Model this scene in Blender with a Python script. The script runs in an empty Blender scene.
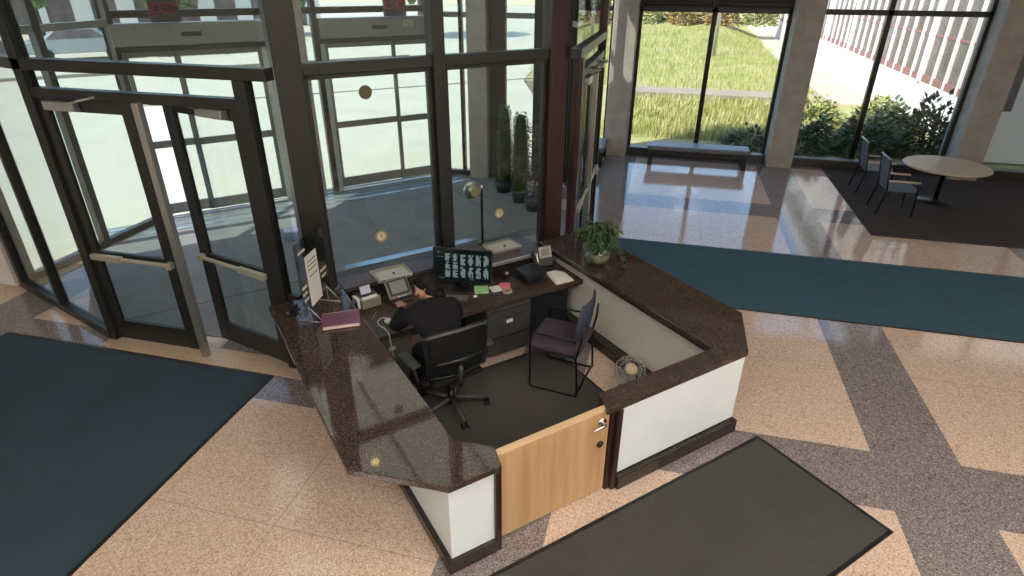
import bpy, bmesh, math, random
from mathutils import Vector, Matrix, Euler
PI = math.pi
R = math.radians
C = bpy.context.scene.collection
Q = 2 ** .5

# ------------------------------------------------------------------ helpers
def st(s, t):
    """plan position from the two diagonal axes of the desk (s along its front, t in depth)"""
    return ((s - t) / Q, (s + t) / Q)

class MB:
    def __init__(self):
        self.bm = bmesh.new()

    def hexa(self, c8):
        v = [self.bm.verts.new(p) for p in c8]
        for f in ((3, 2, 1, 0), (4, 5, 6, 7), (0, 1, 5, 4), (1, 2, 6, 5), (2, 3, 7, 6), (3, 0, 4, 7)):
            self.bm.faces.new([v[i] for i in f])
        return self

    def box(self, x0, x1, y0, y1, z0, z1):
        x0, x1 = min(x0, x1), max(x0, x1)
        y0, y1 = min(y0, y1), max(y0, y1)
        return self.hexa([(x0, y0, z0), (x1, y0, z0), (x1, y1, z0), (x0, y1, z0), (x0, y0, z1), (x1, y0, z1), (x1, y1, z1), (x0, y1, z1)])

    def obox(self, c, size, rot=(0, 0, 0)):
        m = Euler(rot).to_matrix()
        hx, hy, hz = size[0] / 2, size[1] / 2, size[2] / 2
        pts = [(-hx, -hy, -hz), (hx, -hy, -hz), (hx, hy, -hz), (-hx, hy, -hz), (-hx, -hy, hz), (hx, -hy, hz), (hx, hy, hz), (-hx, hy, hz)]
        return self.hexa([Vector(c) + m @ Vector(p) for p in pts])

    def prism(self, poly, z0, z1):
        a = [self.bm.verts.new((x, y, z0)) for x, y in poly]
        b = [self.bm.verts.new((x, y, z1)) for x, y in poly]
        n = len(poly)
        fs = [self.bm.faces.new(a[::-1]), self.bm.faces.new(b)]
        for i in range(n):
            fs.append(self.bm.faces.new([a[i], a[(i + 1) % n], b[(i + 1) % n], b[i]]))
        bmesh.ops.recalc_face_normals(self.bm, faces=fs)
        return self

    def tube(self, pts, r, seg=8, closed=False):
        pts = [Vector(p) for p in pts]
        n = len(pts)
        rr = r if isinstance(r, (list, tuple)) else [r] * n
        rings = []
        ref = None
        for i, p in enumerate(pts):
            if closed:
                d = pts[(i + 1) % n] - pts[i - 1]
            else:
                d = pts[min(i + 1, n - 1)] - pts[max(i - 1, 0)]
            d.normalize()
            if ref is None:
                ref = Vector((0, 0, 1)) if abs(d.z) < .9 else Vector((1, 0, 0))
            a = d.cross(ref)
            if a.length < 1e-4:
                a = d.orthogonal()
            a.normalize()
            b = a.cross(d).normalized()
            ref = b
            rings.append([self.bm.verts.new(p + (a * math.cos(2 * PI * k / seg) + b * math.sin(2 * PI * k / seg)) * rr[i]) for k in range(seg)])
        fs = []
        for i in range(n if closed else n - 1):
            A, B = rings[i], rings[(i + 1) % n]
            for k in range(seg):
                fs.append(self.bm.faces.new([A[k], A[(k + 1) % seg], B[(k + 1) % seg], B[k]]))
        if not closed:
            fs.append(self.bm.faces.new(rings[0][::-1]))
            fs.append(self.bm.faces.new(rings[-1]))
        bmesh.ops.recalc_face_normals(self.bm, faces=fs)
        return self

    def cyl(self, p0, p1, r0, r1=None, seg=16):
        return self.tube([p0, p1], [r0, r0 if r1 is None else r1], seg)

    def lathe(self, prof, c=(0, 0, 0), seg=24):
        rings = []
        fs = []
        for r, z in prof:
            if r < 1e-5:
                rings.append([self.bm.verts.new((c[0], c[1], c[2] + z))])
            else:
                rings.append([self.bm.verts.new((c[0] + r * math.cos(2 * PI * k / seg), c[1] + r * math.sin(2 * PI * k / seg), c[2] + z)) for k in range(seg)])
        for A, B in zip(rings, rings[1:]):
            for k in range(seg):
                k2 = (k + 1) % seg
                if len(A) == 1 and len(B) == 1:
                    continue
                if len(A) == 1:
                    fs.append(self.bm.faces.new([A[0], B[k], B[k2]]))
                elif len(B) == 1:
                    fs.append(self.bm.faces.new([A[k], A[k2], B[0]]))
                else:
                    fs.append(self.bm.faces.new([A[k], A[k2], B[k2], B[k]]))
        bmesh.ops.recalc_face_normals(self.bm, faces=fs)
        return self

    def ball(self, c, r, rot=None, u=16, v=10):
        rx, ry, rz = (r, r, r) if not isinstance(r, (tuple, list)) else r
        m = Matrix.Translation(c)
        if rot is not None:
            m = m @ (rot.to_4x4() if isinstance(rot, Matrix) else Euler(rot).to_matrix().to_4x4())
        m = m @ Matrix.Diagonal((rx, ry, rz, 1))
        bmesh.ops.create_uvsphere(self.bm, u_segments=u, v_segments=v, radius=1, matrix=m)
        return self

    def leaf(self, p, d, up, L, W, bend=.3):
        """a folded, drooping four-facet leaf"""
        d = d.normalized()
        side = d.cross(up)
        if side.length < 1e-3:
            side = d.orthogonal()
        side.normalize()
        n = side.cross(d)
        p = Vector(p)
        a = self.bm.verts.new(p)
        m = self.bm.verts.new(p + d * L * .5 + n * L * .06)
        l = self.bm.verts.new(p + d * L * .45 + side * W - n * L * .05)
        r = self.bm.verts.new(p + d * L * .45 - side * W - n * L * .05)
        e = self.bm.verts.new(p + d * L - n * L * bend)
        for f in ((a, l, m), (a, m, r), (m, l, e), (m, e, r)):
            self.bm.faces.new(f)
        return self

    def build(self, name, mat, parent=None, smooth=False, bevel=0, sub=0):
        me = bpy.data.meshes.new(name)
        self.bm.to_mesh(me)
        self.bm.free()
        if smooth:
            for p in me.polygons:
                p.use_smooth = True
        o = bpy.data.objects.new(name, me)
        C.objects.link(o)
        if mat:
            me.materials.append(mat)
        if parent:
            o.parent = parent
        if bevel:
            b = o.modifiers.new('bevel', 'BEVEL')
            b.width = bevel
            b.segments = 2
            b.limit_method = 'ANGLE'
            b.angle_limit = R(40)
        if sub:
            s = o.modifiers.new('sub', 'SUBSURF')
            s.levels = s.render_levels = sub
        return o

def empty(name, loc=(0, 0, 0), rotz=0):
    o = bpy.data.objects.new(name, None)
    C.objects.link(o)
    o.location = loc
    o.rotation_euler = (0, 0, rotz)
    o.empty_display_size = .1
    return o

def tag(o, label, cat, group=None):
    o['label'] = label
    o['category'] = cat
    if group:
        o['group'] = group
    return o

def thing(name, label, cat, loc=(0, 0, 0), rotz=0, group=None):
    return tag(empty(name, loc, rotz), label, cat, group)

def struct(o):
    o['kind'] = 'structure'
    return o

def copy_tree(o, parent=None):
    c = o.copy()
    C.objects.link(c)
    if parent:
        c.parent = parent
    for ch in list(o.children):
        copy_tree(ch, c)
    return c

def lab(o, label):
    o['label'] = label
    return o

# ------------------------------------------------------------------ materials
def new_mat(name):
    m = bpy.data.materials.new(name)
    m.use_nodes = True
    nt = m.node_tree
    return m, nt, nt.nodes['Principled BSDF']

def N(nt, t, **kw):
    n = nt.nodes.new(t)
    for k, v in kw.items():
        setattr(n, k, v)
    return n

def mth(nt, op, a, b=None):
    n = N(nt, 'ShaderNodeMath', operation=op)
    for i, v in enumerate((a, b)):
        if v is None:
            continue
        if isinstance(v, (int, float)):
            n.inputs[i].default_value = v
        else:
            nt.links.new(v, n.inputs[i])
    return n.outputs[0]

def mixc(nt, fac, a, b):
    n = N(nt, 'ShaderNodeMix', data_type='RGBA')
    if isinstance(fac, (int, float)):
        n.inputs[0].default_value = fac
    else:
        nt.links.new(fac, n.inputs[0])
    for i, v in ((6, a), (7, b)):
        if isinstance(v, tuple):
            n.inputs[i].default_value = (*v, 1)
        else:
            nt.links.new(v, n.inputs[i])
    return n.outputs[2]

def coords(nt, scale=(1, 1, 1), world=False):
    mp = N(nt, 'ShaderNodeMapping')
    mp.inputs['Scale'].default_value = scale
    if world:
        nt.links.new(N(nt, 'ShaderNodeNewGeometry').outputs['Position'], mp.inputs[0])
    else:
        nt.links.new(N(nt, 'ShaderNodeTexCoord').outputs['Object'], mp.inputs[0])
    return mp.outputs[0]

def noise(nt, co, sc, detail=3, rough=.6):
    n = N(nt, 'ShaderNodeTexNoise')
    n.inputs['Scale'].default_value = sc
    n.inputs['Detail'].default_value = detail
    n.inputs['Roughness'].default_value = rough
    nt.links.new(co, n.inputs['Vector'])
    return n.outputs[0]

def ramp(nt, fac, stops, const=False):
    n = N(nt, 'ShaderNodeValToRGB')
    if const:
        n.color_ramp.interpolation = 'CONSTANT'
    el = n.color_ramp.elements
    while len(el) < len(stops):
        el.new(.5)
    for e, (p, c) in zip(el, stops):
        e.position = p
        e.color = (*c, 1)
    nt.links.new(fac, n.inputs[0])
    return n.outputs[0]

def plain(name, col, rough=.5, metal=0, var=.12, sc=9, spec=.5, stretch=(1, 1, 1), bump=0):
    m, nt, b = new_mat(name)
    co = coords(nt, stretch)
    n = noise(nt, co, sc)
    lo = tuple(c * (1 - var) for c in col)
    hi = tuple(min(1, c * (1 + var)) for c in col)
    nt.links.new(ramp(nt, n, [(.3, lo), (.7, hi)]), b.inputs['Base Color'])
    b.inputs['Roughness'].default_value = rough
    b.inputs['Metallic'].default_value = metal
    b.inputs['Specular IOR Level'].default_value = spec
    if bump:
        bp = N(nt, 'ShaderNodeBump')
        bp.inputs['Strength'].default_value = bump
        bp.inputs['Distance'].default_value = .01
        nt.links.new(noise(nt, co, sc * 8, 2), bp.inputs['Height'])
        nt.links.new(bp.outputs[0], b.inputs['Normal'])
    return m

def glass_mat(name, tint=(.94, .96, .95), refl=1.0, rough=0.0):
    m, nt, b = new_mat(name)
    nt.nodes.remove(b)
    out = nt.nodes['Material Output']
    tr = N(nt, 'ShaderNodeBsdfTransparent')
    tr.inputs[0].default_value = (*tint, 1)
    gl = N(nt, 'ShaderNodeBsdfGlossy')
    gl.inputs['Roughness'].default_value = rough
    fr = N(nt, 'ShaderNodeFresnel')
    ge = N(nt, 'ShaderNodeNewGeometry')
    nt.links.new(mth(nt, 'ADD', mth(nt, 'MULTIPLY', ge.outputs['Backfacing'], 1 / 1.42 - 1.42), 1.42), fr.inputs[0])
    mx = N(nt, 'ShaderNodeMixShader')
    nt.links.new(mth(nt, 'MULTIPLY', fr.outputs[0], refl), mx.inputs[0])
    nt.links.new(tr.outputs[0], mx.inputs[1])
    nt.links.new(gl.outputs[0], mx.inputs[2])
    nt.links.new(mx.outputs[0], out.inputs[0])
    return m

def emit(name, col, st_):
    m, nt, b = new_mat(name)
    nt.nodes.remove(b)
    e = N(nt, 'ShaderNodeEmission')
    e.inputs[0].default_value = (*col, 1)
    e.inputs[1].default_value = st_
    nt.links.new(e.outputs[0], nt.nodes['Material Output'].inputs[0])
    return m

def terrazzo():
    m, nt, b = new_mat('terrazzo')
    co = coords(nt, world=True)
    sep = N(nt, 'ShaderNodeSeparateXYZ')
    nt.links.new(co, sep.inputs[0])
    P = 3.23
    fx = mth(nt, 'MULTIPLY', mth(nt, 'FRACT', mth(nt, 'DIVIDE', mth(nt, 'ADD', sep.outputs[0], 1.16 + 4 * P), P)), P)
    fy = mth(nt, 'MULTIPLY', mth(nt, 'FRACT', mth(nt, 'DIVIDE', mth(nt, 'ADD', sep.outputs[1], -3.85 + 4 * P), P)), P)
    band = mth(nt, 'MAXIMUM', mth(nt, 'LESS_THAN', fx, .69), mth(nt, 'LESS_THAN', fy, .67))
    sx = mth(nt, 'LESS_THAN', mth(nt, 'ABSOLUTE', mth(nt, 'SUBTRACT', fx, 1.96)), .005)
    sy = mth(nt, 'LESS_THAN', mth(nt, 'ABSOLUTE', mth(nt, 'SUBTRACT', fy, 1.95)), .005)
    seam = mth(nt, 'MAXIMUM', sx, sy)
    v1 = N(nt, 'ShaderNodeTexVoronoi')
    v1.inputs['Scale'].default_value = 120
    nt.links.new(co, v1.inputs['Vector'])
    sp = N(nt, 'ShaderNodeSeparateColor')
    nt.links.new(v1.outputs['Color'], sp.inputs[0])
    beige = ramp(nt, sp.outputs[0], [(0, (.40, .27, .19)), (.09, (.55, .40, .30)), (.35, (.64, .48, .37)), (.62, (.69, .53, .42)), (.88, (.78, .65, .55))], True)
    grey = ramp(nt, sp.outputs[0], [(0, (.10, .085, .085)), (.12, (.19, .16, .155)), (.45, (.24, .205, .20)), (.75, (.30, .265, .26)), (.92, (.42, .38, .37))], True)
    big = noise(nt, co, 1.3, 4)
    tone = ramp(nt, big, [(.3, (.94, .93, .92)), (.7, (1, 1, 1))])
    col = mixc(nt, band, beige, grey)
    col = mixc(nt, mth(nt, 'MULTIPLY', seam, .45), col, (.25, .2, .17))
    mu = N(nt, 'ShaderNodeMix', data_type='RGBA', blend_type='MULTIPLY')
    mu.inputs[0].default_value = 1
    nt.links.new(col, mu.inputs[6])
    nt.links.new(tone, mu.inputs[7])
    nt.links.new(mu.outputs[2], b.inputs['Base Color'])
    b.inputs['Roughness'].default_value = .09
    b.inputs['IOR'].default_value = 1.68
    return m

def granite(name='brown_granite', rough=.06, spec=.5):
    m, nt, b = new_mat(name)
    co = coords(nt, world=True)
    v1 = N(nt, 'ShaderNodeTexVoronoi')
    v1.inputs['Scale'].default_value = 210
    nt.links.new(co, v1.inputs['Vector'])
    sp = N(nt, 'ShaderNodeSeparateColor')
    nt.links.new(v1.outputs['Color'], sp.inputs[0])
    c = ramp(nt, sp.outputs[0], [(0, (.026, .019, .016)), (.3, (.052, .034, .027)), (.6, (.078, .052, .041)), (.82, (.118, .082, .065)), (.95, (.20, .15, .12))], True)
    big = ramp(nt, noise(nt, co, 6, 4), [(.3, (.75, .72, .7)), (.7, (1.0, 1.0, 1.0))])
    mu = N(nt, 'ShaderNodeMix', data_type='RGBA', blend_type='MULTIPLY')
    mu.inputs[0].default_value = 1
    nt.links.new(c, mu.inputs[6])
    nt.links.new(big, mu.inputs[7])
    nt.links.new(mu.outputs[2], b.inputs['Base Color'])
    b.inputs['Roughness'].default_value = rough
    b.inputs['IOR'].default_value = 1.6
    b.inputs['Specular IOR Level'].default_value = spec
    return m

def wood(name, a, bcol, rough=.4, axis='z', sc=14):
    m, nt, b = new_mat(name)
    stv = {'z': (1, 1, .06), 'x': (.06, 1, 1), 'y': (1, .06, 1)}[axis]
    co = coords(nt, stv)
    n = noise(nt, co, sc, 6, .65)
    nt.links.new(ramp(nt, n, [(.3, a), (.68, bcol)]), b.inputs['Base Color'])
    b.inputs['Roughness'].default_value = rough
    return m

def carpet(name, a, bcol, stripes=False, sc=220):
    m, nt, b = new_mat(name)
    co = coords(nt, world=True)
    n = noise(nt, co, sc, 2, .8)
    g = noise(nt, co, 2.2, 4)
    c = ramp(nt, n, [(.3, a), (.7, bcol)])
    mu = N(nt, 'ShaderNodeMix', data_type='RGBA', blend_type='MULTIPLY')
    mu.inputs[0].default_value = 1
    nt.links.new(c, mu.inputs[6])
    nt.links.new(ramp(nt, g, [(.3, (.82, .82, .82)), (.7, (1, 1, 1))]), mu.inputs[7])
    col = mu.outputs[2]
    if stripes:
        w = N(nt, 'ShaderNodeTexWave', bands_direction='Y')
        w.inputs['Scale'].default_value = 2.2
        w.inputs['Distortion'].default_value = .6
        nt.links.new(co, w.inputs['Vector'])
        col = mixc(nt, mth(nt, 'MULTIPLY', w.outputs['Fac'], .35), col, (.12, .10, .09))
    nt.links.new(col, b.inputs['Base Color'])
    b.inputs['Roughness'].default_value = .95
    b.inputs['Specular IOR Level'].default_value = .15
    bp = N(nt, 'ShaderNodeBump')
    bp.inputs['Strength'].default_value = .4
    bp.inputs['Distance'].default_value = .004
    nt.links.new(n, bp.inputs['Height'])
    nt.links.new(bp.outputs[0], b.inputs['Normal'])
    return m

def leafmat(name, cols, sc=5, rough=.55):
    m, nt, b = new_mat(name)
    co = coords(nt, world=True)
    n = noise(nt, co, sc, 4, .7)
    k = len(cols)
    nt.links.new(ramp(nt, n, [(.25 + .5 * i / (k - 1), c) for i, c in enumerate(cols)]), b.inputs['Base Color'])
    b.inputs['Roughness'].default_value = rough
    b.inputs['Specular IOR Level'].default_value = .3
    return m

M = {}
M['terrazzo'] = terrazzo()
M['granite'] = granite()
M['granite_honed'] = granite('honed_granite', .36, .22)
M['bronze'] = plain('bronze_frame', (.023, .0235, .021), .38, .2, .15)
M['mahogany'] = wood('mahogany', (.018, .008, .008), (.045, .016, .016), .35)
M['steel'] = plain('brushed_steel', (.42, .43, .41), .32, .8, .08, 20, stretch=(1, 1, .1))
M['alum'] = plain('grey_aluminium', (.235, .25, .235), .4, .3, .06)
M['paleframe'] = plain('pale_green_frame', (.45, .52, .47), .4, .1, .06)
M['concrete'] = plain('board_concrete', (.36, .335, .30), .8, 0, .12, 5, bump=.2)
M['wall'] = plain('wall_paint', (.72, .70, .66), .8, 0, .04, 3)
M['ceil'] = plain('ceiling_paint', (.75, .74, .71), .9, 0, .04, 3)
M['white_panel'] = plain('white_laminate', (.76, .83, .85), .35, 0, .025, 3)
M['inner_panel'] = plain('cream_laminate', (.72, .70, .62), .4, 0, .04, 3)
M['base'] = plain('dark_granite_base', (.028, .022, .020), .22, 0, .35, 60)
M['oak'] = wood('light_oak', (.42, .245, .115), (.60, .385, .20), .42, 'z', 11)
M['oak_edge'] = wood('oak_edge', (.62, .42, .22), (.76, .56, .33), .42, 'x', 11)
M['glass'] = glass_mat('window_glass')
M['vestglass'] = glass_mat('tinted_glass', (.86, .90, .88), 1.0)
M['acrylic'] = glass_mat('clear_acrylic', (.66, .68, .70), 1.0)
M['mat_blue'] = carpet('blue_mat', (.034, .080, .115), (.072, .145, .190))
M['mat_navy'] = carpet('navy_mat', (.027, .047, .064), (.060, .094, .116))
M['mat_grey'] = carpet('charcoal_mat', (.042, .043, .040), (.098, .098, .090))
M['mat_inner'] = carpet('inner_carpet', (.056, .053, .048), (.112, .106, .095))
M['mat_vest'] = carpet('vestibule_mat', (.18, .185, .19), (.29, .30, .30))
M['carpet_brown'] = carpet('brown_carpet', (.032, .026, .024), (.075, .062, .056), True)
M['black'] = plain('black_plastic', (.012, .012, .013), .4, 0, .2)
M['satin_black'] = plain('black_metal', (.010, .010, .011), .3, .4, .2)
M['dark_grey'] = plain('dark_grey_plastic', (.045, .045, .046), .45, 0, .15)
M['ped_grey'] = plain('charcoal_steel', (.060, .062, .060), .45, .1, .08)
M['navy_cab'] = plain('blue_black_steel', (.012, .015, .022), .4, .1, .1)
M['beige_cab'] = plain('taupe_steel', (.16, .15, .125), .5, 0, .08)
M['beige'] = plain('putty_plastic', (.38, .36, .29), .5, 0, .06)
M['phone_grey'] = plain('phone_grey', (.17, .17, .155), .45, 0, .06)
M['putty'] = plain('putty_grey', (.26, .25, .19), .5, 0, .06)
M['tray_beige'] = plain('beige_metal', (.40, .37, .28), .4, .2, .06)
M['chrome'] = plain('chrome', (.75, .75, .74), .12, 1, .03)
M['lip'] = plain('satin_metal_strip', (.55, .54, .50), .3, .7, .04)
M['paper'] = plain('paper', (.74, .73, .70), .8, 0, .03)
M['lavender'] = plain('lavender_paper', (.55, .58, .76), .8, 0, .04)
M['manila'] = plain('manila_card', (.78, .70, .54), .7, 0, .04)
M['purple'] = plain('plum_cover', (.17, .055, .105), .5, 0, .2, 4)
M['pink_pale'] = plain('pale_pink_edge', (.70, .55, .50), .6, 0, .05)
M['green_note'] = plain('green_note', (.35, .68, .30), .7, 0, .05)
M['pink_note'] = plain('pink_note', (.72, .16, .24), .7, 0, .05)
M['pencil'] = plain('pencil_wood', (.50, .27, .12), .6, 0, .1)
M['screen'] = plain('dark_screen', (.006, .016, .018), .12, 0, .2)
M['icon'] = emit('screen_tiles', (.34, .44, .43), .42)
M['icon_dim'] = emit('screen_text', (.26, .38, .38), .25)
M['lcd'] = plain('grey_lcd', (.23, .24, .22), .25, 0, .06)
M['chair_mesh'] = plain('black_mesh_fabric', (.011, .0115, .012), .9, 0, .3, 120, .15)
M['arm_grey'] = plain('grey_armrest', (.055, .057, .058), .5, 0, .1)
M['backrail'] = plain('graphite_rail', (.085, .09, .088), .35, .3, .1)
M['plum_fabric'] = plain('plum_fabric', (.070, .050, .066), .95, 0, .3, 90, .2, bump=.3)
M['plum_bluelit'] = plain('plum_fabric_bluelit', (.055, .060, .095), .95, 0, .3, 90, .2, bump=.3)  # same plum fabric as the seat, with bluish light put into its colour
M['slate'] = plain('slate_vinyl', (.115, .135, .145), .4, 0, .08)
M['sling'] = plain('slate_sling', (.085, .115, .150), .6, 0, .12, 60)
M['tabletop'] = plain('pale_wood_top', (.52, .41, .29), .3, 0, .08)
M['skin'] = plain('skin', (.46, .235, .155), .55, 0, .06)
M['hair'] = plain('black_hair', (.007, .006, .006), .6, 0, .35, 50, .2)
M['sweater'] = plain('black_sweater', (.012, .012, .014), .9, 0, .25, 30, .2)
M['trousers'] = plain('black_trousers', (.013, .013, .015), .9, 0, .2, 30, .2)
M['eye'] = plain('eye_white', (.7, .68, .64), .2, 0, .02)
M['lip_red'] = plain('lips', (.36, .12, .10), .5, 0, .05)
M['gold'] = plain('gold_decal', (.36, .29, .13), .4, .3, .12)
M['olive'] = plain('olive_decal', (.11, .10, .045), .5, .2, .12)
M['cream_decal'] = plain('cream_decal', (.62, .57, .42), .5, 0, .05)
M['sign_dark'] = plain('sign_housing', (.022, .022, .022), .4, 0, .1)
M['sign_red'] = emit('exit_red', (.42, .015, .03), .35)
M['brass'] = plain('pale_brass', (.60, .50, .30), .3, .6, .06)
M['cactus'] = leafmat('clipped_green', [(.012, .032, .012), (.030, .068, .022), (.055, .10, .035)], 14)
M['dark_leaf'] = leafmat('dark_leaf', [(.012, .022, .012), (.035, .055, .03), (.11, .13, .10)], 16)
M['pothos'] = leafmat('pothos_leaf', [(.014, .036, .014), (.036, .078, .026), (.12, .17, .075)], 16)
M['stem'] = plain('stem_brown', (.10, .075, .04), .8, 0, .2)
M['bowl'] = glass_mat('bowl_glass', (.84, .88, .82), 2.2)
M['water'] = plain('root_water', (.24, .25, .17), .2, 0, .3, 20)
M['pot_dark'] = plain('dark_planter', (.030, .034, .042), .5, 0, .1)
M['grass'] = leafmat('grass_ground', [(.22, .28, .08), (.36, .35, .14), (.46, .38, .25)], .9, .9)
M['blade'] = leafmat('grass_blades', [(.24, .30, .07), (.44, .43, .15), (.62, .55, .32)], 1.1, .8)
M['blade2'] = leafmat('meadow_blades', [(.20, .27, .05), (.34, .37, .09), (.50, .42, .25)], .55, .8)
M['bush_dark'] = leafmat('bush_green', [(.035, .065, .03), (.075, .12, .055), (.17, .22, .09)], 3)
M['bush_yel'] = leafmat('bush_yellow', [(.20, .24, .06), (.36, .38, .12), (.50, .46, .22)], 3)
M['bush_aut'] = leafmat('autumn_leaf', [(.16, .10, .035), (.34, .22, .06), (.42, .36, .11)], 3)
M['tree'] = leafmat('tree_leaf', [(.05, .10, .03), (.12, .19, .06), (.24, .30, .11)], 2)
M['bark'] = plain('bark', (.09, .07, .05), .9, 0, .3)
M['pave'] = plain('plaza_concrete', (.50, .475, .37), .85, 0, .06, .8)
M['path'] = plain('path_concrete', (.30, .255, .19), .85, 0, .1, 1.5)
M['footpath'] = plain('footpath_concrete', (.50, .44, .32), .85, 0, .1, 1.2)
M['white_wall'] = plain('white_render', (.82, .79, .76), .8, 0, .04, 1)
M['far_glass'] = plain('dark_window', (.15, .12, .12), .25, 0, .3, 2)  # pinkish reflection put into the pane colour
M['far_red'] = plain('red_panel', (.30, .13, .12), .6, 0, .1)
M['car_a'] = plain('dark_car_paint', (.04, .045, .055), .25, .2, .05)
M['car_b'] = plain('brown_car_paint', (.16, .11, .075), .25, .2, .05)
M['car_c'] = plain('silver_car_paint', (.40, .42, .43), .25, .3, .05)
M['tyre'] = plain('tyre', (.012, .012, .012), .8)
M['white_cord'] = plain('white_plastic', (.62, .60, .54), .45, 0, .04)
M['blue_box'] = plain('pale_blue_plastic', (.30, .36, .60), .4, 0, .05)
M['hall_fill'] = emit('hall_fill_glow', (1.0, .92, .84), 20)
M['lobby_fill'] = emit('lobby_fill_glow', (1.0, .93, .82), 1.6)
M['downglow'] = emit('downlight_glow', (1.0, .72, .35), 22)
M['sill_metal'] = plain('convector_cover', (.05, .047, .046), .4, .3, .1)
M['louver'] = plain('louver_blind', (.060, .055, .050), .6, .1, .12, 30, stretch=(.1, 1, 1))
M['threshold'] = plain('threshold_stone', (.50, .37, .25), .4, 0, .15, 40)
M['grate'] = plain('grate_bar', (.42, .52, .56), .25, .6, .05)

# ------------------------------------------------------------------ room shell
HALL = [(-8.2, -6), (9.0, -6), (9.0, 14.1), (-1.7, 14.1), (-1.7, 11.3), (-4.25, 11.3), (-7.83, 7.68), (-7.83, 5.2), (-8.2, 5.2)]
struct(MB().prism(HALL, -.2, 0).build('floor', M['terrazzo']))
struct(MB().prism(HALL, 5.6, 5.9).build('ceiling', M['ceil']))
struct(MB().box(-8.4, 9.2, -6.3, -6, 0, 5.6).build('wall_back', M['wall']))
struct(MB().box(9.0, 9.2, -6, 14.1, 0, 5.6).build('wall_right', M['wall']))
struct(MB().box(-8.4, -7.9, 5.12, 5.24, 0, 5.6).box(-8.4, -8.2, -6, 5.12, 0, 5.6).build('wall_left', M['wall']))
# lintel bands above the tall glazing (all above the picture)
b = MB()
b.box(-1.7, 9.0, 13.85, 14.15, 4.45, 5.6)
b.box(-1.78, -1.62, 11.3, 14.1, 4.45, 5.6)
b.box(-4.25, -1.6, 11.2, 11.4, 4.45, 5.6)
b.box(-7.92, -7.74, 4.4, 7.6, 4.45, 5.6)
struct(b.build('wall_north', M['concrete']))
b = MB()
b.hexa([Vector((*st(s, t), z)) for z in (4.45, 5.6) for s, t in ((-.26, 10.88), (4.97, 10.88), (4.97, 11.06), (-.26, 11.06))])
struct(b.build('wall_entrance', M['concrete']))

# concrete columns
b = MB().box(-1.22, -.72, 13.55, 14.35, 0, 5.6)
struct(b.build('column', M['concrete'], bevel=.02))
b = MB().box(2.27, 2.78, 13.5, 14.3, 0, 5.6)
struct(b.build('column', M['concrete'], bevel=.02))
b = MB().box(5.75, 6.26, 13.5, 14.3, 0, 5.6)
struct(b.build('column', M['concrete'], bevel=.02))
b = MB().box(-3.62, -3.24, 11.1, 11.6, 0, 4.45)
struct(b.build('column', M['concrete'], bevel=.02))

# ---- glazed screen behind the desk (diagonal), local x = s, local y = t
T0 = 5.515
w1 = struct(empty('window_1', (*st(0, T0), 0), R(45)))
PS = (1.10, 2.475, 3.85)
for i, s in enumerate(PS):
    hw = .115 if i != 1 else .062
    MB().box(s - hw, s + hw, -.09, .09, 0, 5.6).build('post', M['mahogany'] if i == 2 else M['bronze'], w1, bevel=.008)
MB().box(PS[0], PS[2], -.06, .06, 2.84, 2.94).build('transom', M['bronze'], w1, bevel=.006)
MB().box(PS[0], PS[2], -.06, .06, 4.35, 4.45).build('head', M['bronze'], w1)
MB().box(PS[0] + .1, PS[2] - .1, -.05, .05, 0, .755).build('dado_panel', M['mahogany'], w1)
for a, c in ((PS[0] + .115, PS[1] - .062), (PS[1] + .062, PS[2] - .115)):
    fr = MB()
    fr.box(a, a + .045, -.03, .03, .801, 2.84)
    fr.box(c - .045, c, -.03, .03, .801, 2.84)
    fr.box(a, c, -.03, .03, 2.80, 2.84)
    fr.build('sash', M['bronze'], w1, bevel=.004)
    MB().box(a + .045, c - .045, -.006, .006, .875, 2.80).build('pane', M['vestglass'], w1)
    MB().box(a, c, -.006, .006, 2.94, 4.35).box(a, c, -.006, .006, 4.45, 5.58).build('pane', M['vestglass'], w1)

# discs stuck on the panes
def disc_decal(s, z, r, ma, mb):
    o = thing('window_decal', {0: 'dark olive round sticker high on the glass above the telephone console', 1: 'cream and gold round sticker low on the glass above the telephone console', 2: 'cream and gold round sticker on the glass right of the slim lamp'}[disc_decal.n],
              'sticker', (*st(s, T0 - .0075), z), R(45))
    disc_decal.n += 1
    MB().cyl((0, 0, 0), (0, -.003, 0), r, seg=28).build('disc', ma, o)
    if mb:
        MB().cyl((0, -.003, 0), (0, -.005, 0), r * .68, seg=24).build('centre', mb, o)
        MB().obox((0, -.006, 0), (r * .5, .002, r * .18), (0, .6, 0)).obox((0, -.006, r * .25), (r * .2, .002, r * .5), (0, -.3, 0)).build('emblem', ma, o)
disc_decal.n = 0
disc_decal(1.759, 2.66, .062, M['olive'], None)
disc_decal(1.768, 1.244, .066, M['gold'], M['cream_decal'])
disc_decal(3.158, 1.232, .060, M['gold'], M['cream_decal'])

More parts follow.
